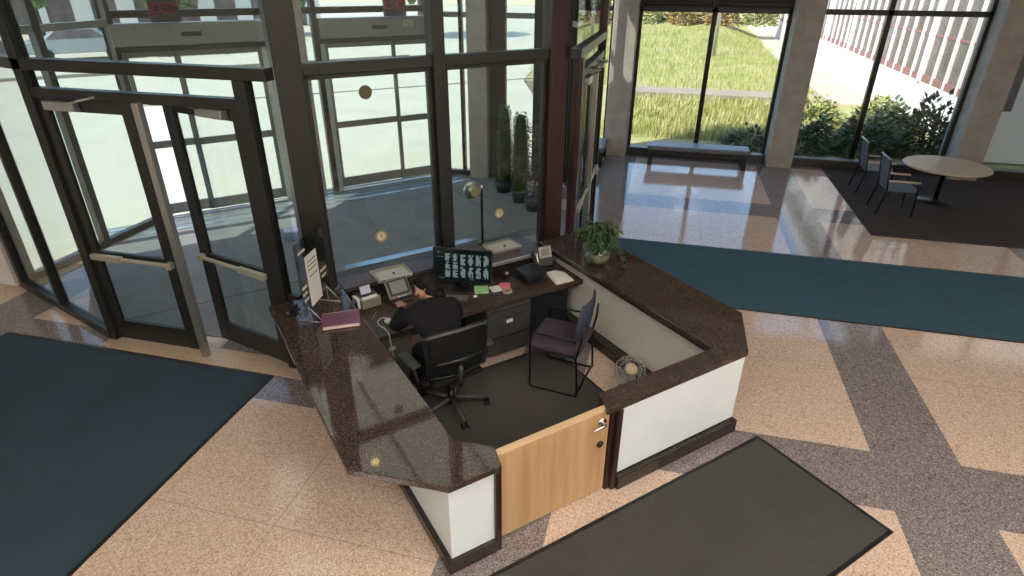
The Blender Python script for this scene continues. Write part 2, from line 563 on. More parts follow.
# ---- vestibule door walls, mirrored about the diagonal
def door_leaf(root_name, loc, rotz, sg, width, mirror_handle=False, parent=None):
    d = struct(empty(root_name, loc, rotz))
    W = width
    f = MB()
    f.box(0, sg * .1, -.025, .025, .01, 2.58)
    f.box(sg * (W - .14), sg * W, -.025, .025, .01, 2.58)
    f.box(sg * .1, sg * (W - .1), -.022, .022, 2.47, 2.58)
    f.box(sg * .1, sg * (W - .1), -.022, .022, .01, .24)
    f.box(sg * .1, sg * (W - .1), -.022, .022, 1.0, 1.06)
    f.build('leaf_frame', M['bronze'], d, bevel=.005)
    MB().box(sg * .1, sg * (W - .1), -.005, .005, .24, 1.0).box(sg * .1, sg * (W - .1), -.005, .005, 1.06, 2.47).build('pane', M['vestglass'], d)
    p = MB()
    p.box(sg * .05, sg * .42, -.085, -.035, .985, 1.045)
    p.tube([(sg * .42, -.06, 1.015), (sg * (W - .05), -.06, 1.015)], .022, 10)
    p.box(sg * (W - .09), sg * (W - .03), -.09, -.022, .98, 1.05)
    p.build('push_bar', M['tray_beige'], d, bevel=.006)
    c = MB()
    c.box(sg * .14, sg * .48, -.10, -.025, 2.49, 2.57)
    c.build('closer', M['steel'], d, bevel=.008)
    MB().tube([(sg * .44, -.10, 2.56), (sg * .62, -.17, 2.60), (sg * .70, -.03, 2.62)], .012, 8).build('closer_arm', M['steel'], d)
    return d

def door_wall(nm, loc, rotz, sg, door_names, open_angle):
    w = struct(empty(nm, loc, rotz))
    L = 2.52
    MB().box(sg * -.04, sg * L, -.06, .06, 2.84, 2.94).build('transom', M['bronze'], w, bevel=.006)
    MB().box(sg * -.04, sg * L, -.06, .06, 4.35, 4.45).build('head', M['bronze'], w)
    j = MB()
    j.box(sg * .17, sg * .29, -.055, .055, 0, 2.84)
    j.box(sg * 2.42, sg * L, -.06, .06, 0, 4.35)
    j.build('jamb', M['bronze'] if sg < 0 else M['mahogany'], w, bevel=.005)
    MB().box(sg * .29, sg * 2.42, -.05, .05, 2.60, 2.69).build('door_head', M['bronze'], w, bevel=.005)
    MB().box(sg * 1.225, sg * 1.295, -.11, -.045, 0, 2.62).build('mullion', M['steel'], w, bevel=.006)
    MB().box(sg * .29, sg * 2.42, -.005, .005, 2.69, 2.84).build('pane', M['vestglass'], w)
    MB().box(0, sg * 2.42, -.005, .005, 2.94, 4.35).box(0, sg * .17, -.005, .005, .86, 2.84).build('pane', M['vestglass'], w)
    MB().box(sg * .04, sg * .17, -.03, .03, .0, .86).build('dado_panel', M['mahogany'], w)
    MB().box(0, sg * L, -.20, .08, 0, .012).build('threshold', M['threshold'], w)
    # the glazing turns outward beyond the doors
    tq = struct(empty(nm.replace('_2', '_10').replace('_3', '_11'), (loc[0] + math.cos(rotz) * sg * L, loc[1] + math.sin(rotz) * sg * L, 0), rotz + sg * R(19.1)))
    L2 = 2.26
    MB().box(0, sg * L2, -.05, .05, 0, .1).box(0, sg * L2, -.05, .05, 2.84, 2.94).box(0, sg * L2, -.05, .05, 4.35, 4.45).box(sg * 1.1, sg * 1.17, -.05, .05, .1, 4.35).box(sg * (L2 - .1), sg * L2, -.05, .05, .1, 4.35).build('frame', M['bronze'], tq, bevel=.005)
    MB().box(0, sg * (L2 - .1), -.005, .005, .1, 2.84).box(0, sg * (L2 - .1), -.005, .005, 2.94, 4.35).build('pane', M['vestglass'], tq)
    ca, sa = math.cos(rotz), math.sin(rotz)
    def place(u, v):
        return (loc[0] + ca * sg * u - sa * v, loc[1] + sa * sg * u + ca * v, .02)
    door_leaf(door_names[0], place(.295, 0), rotz + sg * open_angle, sg, 1.05)
    # second leaf hinged on its far side: width runs back towards the mullion
    door_leaf(door_names[1], place(2.415, 0), rotz, -sg, 1.05)

door_wall('window_2', (-3.15, 4.42, 0), 0, -1, ('door_1', 'door_2'), R(15))
door_wall('window_3', (-.95, 6.622, 0), R(90), 1, ('door_3', 'door_4'), R(0))

# ---- outer sliding entrances on the plane t = 10.97
T1 = 10.97
w4 = struct(empty('window_4', (*st(0, T1), 0), R(45)))
f = MB()
f.box(-.26, 4.97, -.06, .06, 3.04, 3.14)
f.box(-.26, 4.97, -.06, .06, 4.35, 4.45)
f.build('transom', M['bronze'], w4)
f = MB()
for s0, s1 in ((-.26, -.17), (1.93, 2.02), (2.70, 2.79), (4.88, 4.97)):
    f.box(s0, s1, -.07, .07, 0, 4.35)
f.build('jamb', M['bronze'], w4)
MB().box(2.30, 2.52, -.25, .25, 0, 4.45).build('pier', M['concrete'], w4, bevel=.02)
g = MB()
for s0, s1, z0 in ((-.17, 1.93, 3.14), (2.79, 4.88, 3.14), (2.02, 2.30, 0.05), (2.52, 2.70, .05)):
    g.box(s0, s1, -.005, .005, z0, 4.35)
g.build('pane', M['glass'], w4)

def slider(nm, s0, s1, sm):
    d = struct(empty(nm, (*st(0, T1), 0), R(45)))
    MB().box(s0, s1, -.14, .09, 2.66, 2.97).build('header', M['alum'], d, bevel=.01)
    MB().box(s0, s1, -.10, .06, 2.58, 2.66).build('track', M['dark_grey'], d)
    f = MB()
    f.box(s0, s0 + .085, -.06, .06, 0, 2.66)
    f.box(s1 - .085, s1, -.06, .06, 0, 2.66)
    f.build('jamb', M['paleframe'], d, bevel=.005)
    f = MB()
    for a, c, y in ((s0 + .085, sm + .045, .02), (sm - .045, s1 - .085, -.025)):
        f.box(a, a + .06, y - .02, y + .02, .05, 2.58)
        f.box(c - .06, c, y - .02, y + .02, .05, 2.58)
        f.box(a, c, y - .02, y + .02, .05, .22)
        f.box(a, c, y - .02, y + .02, 1.14, 1.25)
        f.box(a, c, y - .02, y + .02, 2.50, 2.58)
    f.build('sliding_panel', M['alum'], d, bevel=.004)
    g = MB()
    g.box(s0 + .085, sm, .015, .022, .22, 2.5)
    g.box(sm, s1 - .085, -.03, -.023, .22, 2.5)
    g.build('pane', M['glass'], d)
    MB().box((s0 + s1) / 2 - .14, (s0 + s1) / 2 + .14, -.148, -.135, 2.78, 2.84).build('label_plate', M['black'], d, bevel=.02)
    return d
slider('door_5', -.17, 1.93, .62)
slider('door_6', 2.79, 4.88, 4.10)

# side glazing of the vestibule
def side_glazing(nm, x0, x1, y0, y1, posts, mats):
    w = struct(empty(nm))
    vert = abs(x1 - x0) < .01
    L = (y1 - y0) if vert else (x1 - x0)
    def bx(m, a, c, h, z0, z1):
        if vert:
            m.box(x0 - h, x0 + h, y0 + a, y0 + c, z0, z1)
        else:
            m.box(x0 + a, x0 + c, y0 - h, y0 + h, z0, z1)
    for (a, c, z1), mm in zip(posts, mats):
        m = MB()
        bx(m, a, c, .06, 0, z1)
        m.build('mullion', M[mm], w, bevel=.006)
    m = MB()
    bx(m, 0, L, .05, 0, .1)
    m.build('sill', M['bronze'], w)
    m = MB()
    bx(m, 0, L, .045, 2.94, 3.03)
    m.build('rail', M['alum'], w)
    m = MB()
    bx(m, 0, L, .05, 4.35, 4.45)
    m.build('head', M['bronze'], w)
    m = MB()
    bx(m, 0, L, .004, .1, 2.94)
    bx(m, 0, L, .004, 3.03, 4.35)
    m.build('pane', M['glass'], w)
    return w
# along y = 11.3 between the sliding doors and the hall
side_glazing('window_5', -4.25, -3.63, 11.3, 11.3, [(.05, .12, 4.35), (.44, .50, 4.35)], ['paleframe', 'mahogany'])
side_glazing('window_6', -3.23, -1.70, 11.3, 11.3, [(0, .31, 4.35), (.84, 1.05, 4.35), (1.46, 1.53, 4.35)], ['mahogany', 'bronze', 'bronze'])
side_glazing('window_7', -7.83, -7.83, 5.22, 7.65, [(0, .1, 4.35), (1.2, 1.3, 4.35), (2.33, 2.42, 4.35)], ['bronze'] * 3)
side_glazing('window_8', -1.70, -1.70, 11.36, 13.95, [(.0, .07, 4.35), (1.55, 1.62, 4.35)], ['bronze', 'mahogany'])

# ---- garden facade y = 14
w9 = struct(empty('window_9', (0, 14, 0)))
f = MB()
for x0, x1 in ((-.72, 2.27), (2.78, 5.75), (6.26, 9.0), (-1.66, -1.22)):
    f.box(x0, x1, -.05, .05, 2.97, 3.07)
    f.box(x0, x1, -.05, .05, .02, .16)
    f.box(x0, x0 + .07, -.05, .05, .16, 4.45)
    f.box(x1 - .07, x1, -.05, .05, .16, 4.45)
f.build('frame', M['bronze'], w9, bevel=.005)
for x in (.79, 4.02, 7.55):
    MB().box(x - .048, x + .048, -.05, .05, .16, 4.45).build('mullion', M['satin_black'], w9)
g = MB()
for x0, x1 in ((-.65, .74), (.84, 2.2), (2.85, 3.97), (4.07, 5.68), (6.33, 7.5), (7.6, 8.93), (-1.6, -1.29)):
    g.box(x0, x1, -.004, .004, .16, 2.97)
for x0, x1 in ((2.85, 3.97), (4.07, 5.68), (6.33, 7.5), (7.6, 8.93)):
    g.box(x0, x1, -.004, .004, 3.07, 4.45)
g.build('pane', M['glass'], w9)
b = MB()
b.box(-.65, .74, -.03, .0, 3.07, 4.45)
b.box(.84, 2.2, -.03, .0, 3.07, 4.45)
for k in range(22):
    z = 3.10 + k * .06
    b.obox((.045, -.05, z), (1.38, .05, .012), (R(35), 0, 0))
    b.obox((1.52, -.05, z), (1.35, .05, .012), (R(35), 0, 0))
b.build('louver', M['louver'], w9)
t1 = struct(empty('trim_1', (0, 13.86, 0)))
for x0, x1 in ((-.70, 2.25), (2.80, 5.73), (6.28, 8.98)):
    MB().box(x0, x1, -.11, .07, 0, .17).build('convector_cover', M['sill_metal'], t1, bevel=.008)
    MB().box(x0, x1, -.115, .075, .17, .185).build('convector_top', M['slate'], t1)

# unseen ceiling lights added to light the hall, above and behind the viewpoint
CL = [(-4.5, -3.5), (-1.5, -3.5), (1.5, -3.5), (4.5, -3.5), (7.5, -3.5), (-1.5, -.9), (1.5, -.9), (4.5, -.9), (7.5, -.9), (1.5, 1.7), (4.5, 1.7), (7.5, 1.7)]
first = None
for x, y in CL:
    if first is None:
        first = thing('hall_fill_light', 'unseen square light panel added high up to light the entrance hall', 'ceiling light', (x, y, 5.6), 0, 'added hall fill lights')
        f = MB()
        f.box(-.62, .62, -.62, -.56, -.05, -.001).box(-.62, .62, .56, .62, -.05, -.001).box(-.62, -.56, -.56, .56, -.05, -.001).box(.56, .62, -.56, .56, -.05, -.001)
        f.build('frame', M['alum'], first)
        MB().box(-.56, .56, -.56, .56, -.035, -.02).build('diffuser', M['hall_fill'], first)
    else:
        o = copy_tree(first)
        o.location = (x, y, 5.6)
# downlights over the vestibule, whose light glints on the counter
dl = thing('downlight', 'round warm downlight hanging under the added lobby panel', 'ceiling light', (*st(1.965, 7.72), 5.47))
MB().lathe([(.10, 0), (.10, -.05), (.07, -.05), (.07, -.01)], seg=24).build('rim', M['steel'], dl, smooth=True)
MB().lathe([(0, -.02), (.068, -.02), (.068, -.03), (0, -.03)], seg=24).build('lens', M['downglow'], dl)
lc_ = thing('lobby_fill_panel', 'unseen glowing panel added to brighten the lobby and the counter reflection', 'ceiling light', (*st(2.455, 8.3), 5.5), R(45))  # glowing panel added for lobby light and a bright reflection in the counter
b = MB()
for x in (-2.2, -1.1, 0, 1.1, 2.2):
    b.box(x - .03, x + .03, -2.2, 2.2, -.02, .05)
b.box(-2.2, 2.2, -2.23, -2.17, -.02, .05).box(-2.2, 2.2, 2.17, 2.23, -.02, .05)
b.build('grid', M['alum'], lc_)
MB().box(-2.17, 2.17, -2.17, 2.17, .0, .02).build('diffuser', M['lobby_fill'], lc_)

# ------------------------------------------------------------------ mats and carpet
def mat_rug(name, label, m, cx, cy, w, d, rot, h=.012, border=None, cat='mat'):
    o = thing(name, label, cat, (cx, cy, .001), rot)
    MB().box(-w / 2 + .03, w / 2 - .03, -d / 2 + .03, d / 2 - .03, 0, h).build('pile', m, o, bevel=.004)
    e = MB()
    e.box(-w / 2, w / 2, -d / 2, -d / 2 + .03, 0, h * .75).box(-w / 2, w / 2, d / 2 - .03, d / 2, 0, h * .75)
    e.box(-w / 2, -w / 2 + .03, -d / 2 + .03, d / 2 - .03, 0, h * .75).box(w / 2 - .03, w / 2, -d / 2 + .03, d / 2 - .03, 0, h * .75)
    e.build('edging', border or M['black'], o)
    return o
mat_rug('floor_mat', 'dark navy entrance mat in front of the glass doors on the left', M['mat_navy'], -5.2, 2.2, 3.38, 4.0, 0)
mat_rug('floor_mat', 'charcoal rectangular mat lying in front of the oak gate', M['mat_grey'], *st(2.3, 1.755), 3.36, 1.205, R(45))
mat_rug('floor_mat', 'long blue mat crossing the polished floor behind the plant', M['mat_blue'], 2.85, 7.78, 7.3, 1.90, 0)
mat_rug('floor_mat', 'grey brown carpet mat on the floor inside the reception desk', M['mat_inner'], *st(2.25, 3.60), 1.92, 1.80, R(45), .01)
mat_rug('floor_mat', 'wide grey mat across the lobby floor in front of the sliding doors', M['mat_vest'], *st(2.36, 8.835), 7.0, 2.73, R(45), .012, M['mat_vest'])
vm = thing('floor_mat', 'grey mat on the lobby floor just behind the desk ledge, inside the doors', 'mat', (*st(0, 0), .001), R(45))
VP = [(.95, 5.80), (-.72, 7.26), (-.82, 7.42), (5.75, 7.42), (5.64, 7.26), (3.97, 5.80)]
MB().prism(VP, 0, .011).build('pile', M['mat_vest'], vm, bevel=.003)
MB().box(-.82, 5.75, 7.42, 7.45, 0, .008).build('edging', M['mat_vest'], vm)
o = MB().box(-2.7, 2.7, -2.0, 2.0, 0, .008).build('carpet', M['carpet_brown'])
o.location = (6.12, 11.86, .001)
tag(o, 'dark brown striped carpet under the chairs by the right windows', 'carpet')
# metal floor grating between lobby mat and sliding doors
ts = struct(empty('trim_3', (*st(2.85, 7.55), 0), R(45)))
MB().box(-.98, 1.0, -.07, .07, .0135, .022).build('sky_glint_strip', M['grate'], ts, bevel=.003)  # strip added for the bright band of sky reflected on the floor
bb = thing('box', 'small pale blue box on the lobby floor by the open door', 'box', (*st(1.50, 8.98), .0135), R(30))
MB().box(-.11, .11, -.09, .09, 0, .12).build('body', M['blue_box'], bb, bevel=.006)
MB().box(-.118, .118, -.098, .098, .12, .15).build('lid', M['lavender'], bb, bevel=.006)
gr = struct(empty('trim_2', (*st(2.36, 10.55), 0), R(45)))
b = MB()
for k in range(3):
    b.box(-3.3, 3.3, -.26 + k * .2, -.18 + k * .2, .001, .012)
b.build('grate_bar', M['grate'], gr)
b = MB()
for k in range(4):
    b.box(-3.3, 3.3, -.36 + k * .2, -.27 + k * .2, .001, .008)
b.build('grate_channel', M['mat_vest'], gr)

# ------------------------------------------------------------------ reception counter
ZT = .84
lc = thing('reception_counter', 'left counter with wide glossy brown granite top and angled end', 'counter', (*st(0, 0), 0), R(45))
MB().prism([(.56, 5.36), (.56, 2.93), (1.05, 2.46), (1.42, 2.46), (1.465, 2.63), (1.26, 2.83), (1.27, 5.36)], ZT - .05, ZT).build('granite_top', M['granite'], lc, bevel=.006)
MB().box(1.09, 1.245, 2.70, 5.30, .10, ZT - .05).build('core_wall', M['inner_panel'], lc)
MB().box(1.07, 1.09, 2.53, 5.30, .11, ZT - .05).build('side_panel', M['white_panel'], lc)
MB().box(1.09, 1.40, 2.53, 2.70, .11, ZT - .05).build('front_panel', M['white_panel'], lc)
MB().box(1.40, 1.445, 2.50, 2.71, 0, ZT - .05).build('end_post', M['mahogany'], lc, bevel=.006)
b = MB()
b.box(1.035, 1.255, 2.70, 5.30, 0, .10)
b.box(1.035, 1.40, 2.495, 2.72, 0, .11)
b.build('plinth', M['base'], lc, bevel=.006)

rc = thing('reception_counter', 'right counter with brown granite top, white front panel and plant', 'counter', (*st(0, 0), 0), R(45))
MB().prism([(2.345, 2.54), (3.85, 2.54), (4.325, 3.01), (4.325, 5.42), (3.62, 5.36), (3.62, 2.73), (2.42, 2.73)], ZT - .05, ZT).build('granite_top', M['granite'], rc, bevel=.006)
MB().box(2.50, 3.84, 2.555, 2.69, .14, ZT - .05).build('front_panel', M['white_panel'], rc)
MB().box(3.74, 3.84, 2.69, 5.30, .10, ZT - .05).build('outer_panel', M['white_panel'], rc)
MB().box(3.72, 3.74, 2.69, 5.30, .12, ZT - .05).build('inner_panel', M['inner_panel'], rc)
MB().box(2.50, 3.72, 2.69, 2.71, .12, ZT - .05).build('back_panel', M['inner_panel'], rc)
b = MB()
b.box(2.415, 2.455, 2.56, 2.72, 0, ZT - .05)
b.box(2.455, 2.50, 2.53, 2.72, 0, ZT - .05)
b.build('end_post', M['mahogany'], rc, bevel=.005)
b = MB()
b.box(2.50, 3.86, 2.505, 2.73, 0, .125)
b.box(3.615, 3.86, 2.73, 5.30, 0, .115)
b.build('plinth', M['base'], rc, bevel=.006)
b = MB()
b.box(3.63, 3.66, 2.75, 5.30, ZT - .075, ZT - .05)
b.build('edge_trim', M['black'], rc)

gt = thing('gate', 'light oak swing gate between the two counters', 'gate', (*st(2.41, 2.60), 0), R(45))
MB().box(-.955, -.003, -.022, .022, .02, .80).build('slab', M['oak'], gt, bevel=.003)
MB().box(-.955, -.003, -.023, .023, .80, .822).build('top_edge', M['oak_edge'], gt, bevel=.003)
h = MB().cyl((-.075, -.022, .715), (-.075, -.034, .715), .036, seg=24)
h.cyl((-.075, -.034, .715), (-.075, -.07, .715), .011, seg=12)
h.tube([(-.075, -.07, .715), (-.105, -.073, .713), (-.19, -.070, .705)], [.012, .011, .009], 10)
lab(h.build('lever_handle', M['chrome'], gt, smooth=True), 'chrome lever handle')
h = MB().cyl((-.075, -.022, .50), (-.075, -.030, .50), .030, seg=24)
h.cyl((-.075, -.030, .50), (-.075, -.036, .50), .016, seg=16)
lab(h.build('lock', M['base'], gt, smooth=True), 'dark round lock cylinder')

# ---- desk inside
dk = thing('desk', 'built-in brown granite desk under the glass screen where the person works', 'desk', (*st(0, 0), 0), R(45))
MB().box(1.255, 3.715, 4.62, 5.44, .595, .64).build('worktop', M['granite_honed'], dk, bevel=.005)
MB().box(1.255, 3.715, 4.622, 4.64, .5875, .595).build('edge_trim', M['black'], dk)
MB().box(1.26, 3.60, 5.36, 5.40, .12, .56).build('back_panel', M['base'], dk)
lg = thing('ledge', 'raised brown stone ledge along the foot of the glass screen', 'ledge', (*st(0, 0), 0), R(45))
MB().prism([(1.30, 5.41), (2.40, 5.41), (2.40, 5.19), (3.60, 5.19), (3.60, 5.80), (1.30, 5.80)], .76, .80).build('ledge_top', M['granite_honed'], lg, bevel=.004)
MB().box(2.40, 3.60, 5.165, 5.19, .765, .803).build('metal_lip', M['lip'], lg, bevel=.003)
MB().box(2.40, 3.60, 5.22, 5.25, .641, .76).box(1.30, 2.40, 5.43, 5.45, .641, .76).build('riser', M['base'], lg)

def pedestal(label, s0, s1, t0, t1, m, group=None):
    o = thing('drawer_pedestal', label, 'drawer unit', (*st(s0, t0), .0), R(45), group)
    w, d = s1 - s0, t1 - t0
    MB().box(0, w, .02, d, .03, .585).build('body', m, o, bevel=.004)
    MB().box(.02, w - .02, .05, d - .02, 0.001, .03).build('base', M['black'], o)
    for z0, z1, lb in ((.475, .575, 0), (.265, .465, 1), (.045, .255, 2)):
        dr = MB().box(.008, w - .008, 0, .022, z0, z1).build('drawer', m, o, bevel=.004)
        if lb != 1:
            MB().box(.03, w - .03, -.004, .002, z1 - .018, z1 - .008).build('pull_lip', M['black'], dr)
        else:
            lab(MB().box(w * .42, w * .56, -.014, .002, z1 - .065, z1 - .03).build('label_holder', M['paper'], dr, bevel=.002), 'bright white label holder')
    return o
pedestal('charcoal steel drawer unit under the desk between the two chairs', 2.49, 3.02, 4.595, 5.10, M['ped_grey'])
pedestal('taupe drawer unit under the left end of the desk, below the white cord', 1.30, 1.72, 4.72, 5.18, M['beige_cab'])
cb = thing('cabinet', 'blue black steel cabinet under the desk behind the guest chair', 'cabinet', (*st(3.06, 4.72), 0), R(45))
MB().box(0, .54, .02, .42, .03, .585).build('body', M['navy_cab'], cb, bevel=.004)
MB().box(.02, .52, .04, .40, .001, .03).build('base', M['black'], cb)
dr = MB().box(.006, .534, 0, .02, .04, .575).build('door', M['navy_cab'], cb, bevel=.004)
MB().tube([(.40, 0, .47), (.40, -.02, .47), (.48, -.02, .47), (.48, 0, .47)], .005, 8).build('handle', M['satin_black'], dr)

# ------------------------------------------------------------------ things on the desk
def at(s, t, z, rot=0):
    return dict(loc=(*st(s, t), z), rotz=R(45) + rot)

# monitor showing a grid of small pictures
mo = thing('monitor', 'black wide monitor showing rows of small pale pictures', 'monitor', **at(2.46, 5.08, .641, R(-40)))
MB().box(-.11, .11, -.08, .09, 0, .012).build('stand_base', M['black'], mo, bevel=.006)
MB().box(-.025, .025, .03, .055, .012, .20).build('stand_neck', M['black'], mo, bevel=.004)
TL = R(-8)
mm = Matrix.Translation((0, .02, .27)) @ Euler((TL, 0, 0)).to_matrix().to_4x4()
def tilted(mb):
    mb.bm.transform(mm)
    return mb
tilted(MB().box(-.315, .315, -.012, .025, -.185, .185)).build('housing', M['black'], mo, bevel=.006)
scn = tilted(MB().box(-.303, .303, -.0145, -.011, -.165, .173)).build('screen', M['screen'], mo)
rng = random.Random(4)
for i in range(6):
    rows = 3 if i in (0, 1) else 2
    for j in range(rows):
        x = -.155 + i * .082
        z = .135 - (j + .5) * .27 / rows
        hh = .11 / rows * 1.05
        w = .052
        b = MB()
        # every picture is a small pale patchwork on the dark screen
        for a_ in range(4):
            for c_ in range(5):
                if rng.random() < .68 or a_ == 1 or c_ == 2:
                    b.box(x - w / 2 + a_ * w / 4, x - w / 2 + (a_ + 1) * w / 4, -.0165, -.0150, z - hh + c_ * hh * .4, z - hh + (c_ + 1) * hh * .4)
        tilted(b).build('picture_tile', M['icon'], scn)
for q4 in ((-.265, -.20, .085, .092), (-.262, -.235, .13, .148), (-.25, -.19, -.145, -.137), (.09, .125, -.148, -.135)):
    tilted(MB().box(q4[0], q4[1], -.0165, -.0150, q4[2], q4[3])).build('menu_text', M['icon_dim'], scn)

# telephone console beside the person's hand
ph = thing('desk_telephone', 'grey telephone console with square grey screen at the person\'s hand', 'telephone', **at(1.80, 5.20, .641, R(4)))
b = MB().prism([(-.14, -.08), (.14, -.08), (.14, .10), (-.14, .10)], 0, .03)
b.build('base', M['dark_grey'], ph, bevel=.008)
pm = Matrix.Translation((0, .03, .145)) @ Euler((R(-38), 0, 0)).to_matrix().to_4x4()
def ptilt(mb):
    mb.bm.transform(pm)
    return mb
ptilt(MB().box(-.145, .145, -.015, .02, -.12, .12)).build('housing', M['phone_grey'], ph, bevel=.02)
ptilt(MB().box(-.125, .125, -.018, -.012, -.082, .105)).build('bezel', M['black'], ph, bevel=.006)
ptilt(MB().box(-.098, .098, -.021, -.016, -.06, .085)).build('screen', M['lcd'], ph)
ptilt(MB().box(-.04, .075, -.022, -.014, -.12, -.098)).build('key_strip', M['chrome'], ph, bevel=.004)
MB().obox((0, .09, .07), (.05, .04, .15), (R(-30), 0, 0)).build('foot', M['dark_grey'], ph)

ph.scale = (.87, .87, .87)
# label printer with sheet
pr = thing('printer', 'small putty coloured desk printer beside the telephone console', 'printer', **at(1.49, 5.28, .641, R(6)))
MB().box(-.12, .12, -.11, .08, 0, .115).build('body', M['putty'], pr, bevel=.012)
MB().box(-.115, .115, .08, .11, 0, .13).build('back', M['black'], pr, bevel=.006)
MB().box(-.10, .10, -.03, .06, .115, .125).build('slot_lid', M['black'], pr, bevel=.004)
s_ = MB()
s_.obox((.0, .05, .16), (.125, .003, .11), (R(-25), 0, 0))
lab(s_.build('paper_sheet', M['lavender'], pr), 'pale lavender paper sheet')
s_ = MB().obox((0, -.06, .118), (.18, .05, .004), (R(12), 0, 0))
lab(s_.build('receipt', M['paper'], pr), 'white paper slip')
MB().box(-.155, -.122, -.06, .09, 0, .12).build('side_flap', M['paper'], pr, bevel=.004)

pr.scale = (.86, .86, .86)
sp = thing('speaker', 'small black desk speaker left of the putty coloured printer', 'speaker', **at(1.31, 5.18, .641))
MB().box(-.032, .032, -.035, .035, 0, .12).build('body', M['black'], sp, bevel=.008)
MB().cyl((0, -.035, .08), (0, -.04, .08), .022, seg=16).build('cone', M['dark_grey'], sp)
MB().cyl((0, -.035, .035), (0, -.04, .035), .014, seg=16).build('tweeter', M['dark_grey'], sp)

pc = thing('pencil', 'wooden pencil lying on the desk below the putty coloured printer', 'pencil', **at(1.46, 5.02, .641, R(55)))
MB().cyl((-.075, 0, .005), (.06, 0, .005), .0045, seg=6).build('shaft', M['pencil'], pc)
MB().cyl((.06, 0, .005), (.08, 0, .005), .0045, .0006, seg=6).build('tip', M['manila'], pc)

mu_ = thing('mouse', 'off-white corded computer mouse at the person\'s left elbow', 'mouse', **at(1.53, 4.83, .641, R(-20)))
MB().ball((0, 0, .018), (.034, .056, .02)).build('shell', M['white_cord'], mu_, smooth=True)
MB().cyl((-.006, .032, .034), (.006, .032, .034), .009, seg=12).build('wheel', M['dark_grey'], mu_)
MB().tube([(0, .05, .012), (-.03, .09, .006), (-.075, .08, .005), (-.10, .02, .005), (-.085, -.05, .005), (-.03, -.115, .005), (.0, -.20, .006), (.01, -.243, .002), (.012, -.258, -.03), (.02, -.258, -.14), (.03, -.255, -.24)], .0055, 8).build('cord', M['white_cord'], mu_, smooth=True)

# deal trays pushed under the glass
def deal_tray(label, s, t, rot=0):
    o = thing('document_tray', label, 'tray', **at(s, t, .801, rot))
    MB().box(-.19, .19, -.13, .14, 0, .006).box(-.19, -.182, -.13, .14, .006, .028).box(.182, .19, -.13, .14, .006, .028).box(-.19, .19, .132, .14, .006, .03).build('pan', M['tray_beige'], o, bevel=.002)
    lab(MB().box(-.165, .165, -.11, .10, .007, .016).build('paper_stack', M['beige'], o), 'pale paper stack')
    MB().box(-.175, .175, -.145, -.13, .0, .034).build('front_lip', M['lip'], o, bevel=.003)
    MB().cyl((.02, -.02, .016), (.02, -.02, .026), .014, seg=12).build('knob', M['black'], o)
    return o
deal_tray('beige document tray under the glass behind the telephone console', 1.83, 5.49)
deal_tray('beige document tray under the glass left of the black telephone', 3.20, 5.52, R(2))

# round-headed lamp on the outer part of the ledge
lp = thing('desk_lamp', 'slim black lamp with round metal head behind the glass', 'lamp', **at(3.05, 5.72, .801))
MB().lathe([(0, 0), (.055, 0), (.055, .012), (.012, .022), (0, .022)]).build('base', M['satin_black'], lp, smooth=True)
MB().tube([(0, 0, .02), (0, 0, .64), (-.01, 0, .68), (-.05, 0, .69)], .015, 10).build('stem', M['satin_black'], lp, smooth=True)
hd = MB().ball((-.125, -.01, .68), (.105, .085, .10)).build('head', M['steel'], lp, smooth=True)
MB().cyl((-.125, -.085, .69), (-.125, -.10, .69), .06, seg=24).build('lens', M['brass'], hd)
MB().ball((.0, 0, .69), .026).build('joint', M['chrome'], lp, smooth=True)

# sticky notes, keyboard, tape, mouse
def note(label, m, s, t, rot, w=.075, n=1, name='note_pad'):
    o = MB().box(-w / 2, w / 2, -w / 2, w / 2, 0, .010 + .006 * n).build(name, m, bevel=.001)
    o.location = (*st(s, t), .641)
    o.rotation_euler = (0, 0, R(45) + rot)
    return tag(o, label, 'note pad')
note('light green note pad on the desk in front of the monitor', M['green_note'], 2.62, 4.96, R(-25), .15, 2)
note('white note pad between the green and the pink pads', M['paper'], 2.76, 4.90, R(-8), .11, 1)
note('bright pink note pad on the desk right of the white pad', M['pink_note'], 2.88, 4.91, R(-30), .115, 1)
note('tiny white note pad in front of the green pad', M['paper'], 2.50, 4.87, R(-30), .04, 0)
kb = thing('keyboard', 'grey keyboard lying partly beneath the monitor by the person', 'keyboard', **at(2.25, 4.96, .641, R(-38)))
MB().box(-.20, .20, -.065, .065, 0, .018).build('case', M['dark_grey'], kb, bevel=.004)
b = MB()
for r_ in range(4):
    for k in range(13):
        b.box(-.19 + k * .029, -.166 + k * .029, -.055 + r_ * .028, -.031 + r_ * .028, .018, .024)
b.build('keys', M['beige_cab'], kb)
tp = thing('tape_roll', 'clear tape roll at the desk edge below the pink pad', 'tape', **at(2.84, 4.79, .641))
MB().lathe([(.04, 0), (.052, 0), (.052, .022), (.04, .022), (.04, 0)], seg=28).build('roll', M['beige'], tp, smooth=False)
MB().lathe([(.034, 0), (.04, 0), (.04, .023), (.034, .023), (.034, 0)], seg=28).build('core', M['pencil'], tp)
wc = thing('webcam', 'black ball webcam with bright lens right of the monitor', 'webcam', **at(2.98, 5.07, .641, R(-10)))
MB().lathe([(0, 0), (.05, 0), (.045, .015), (.015, .02), (0, .02)], seg=20).build('stand', M['black'], wc, smooth=True)
MB().ball((0, 0, .055), .042).build('ball', M['black'], wc, smooth=True)
MB().ball((.01, -.028, .078), .016).build('lens', M['paper'], wc, smooth=True)

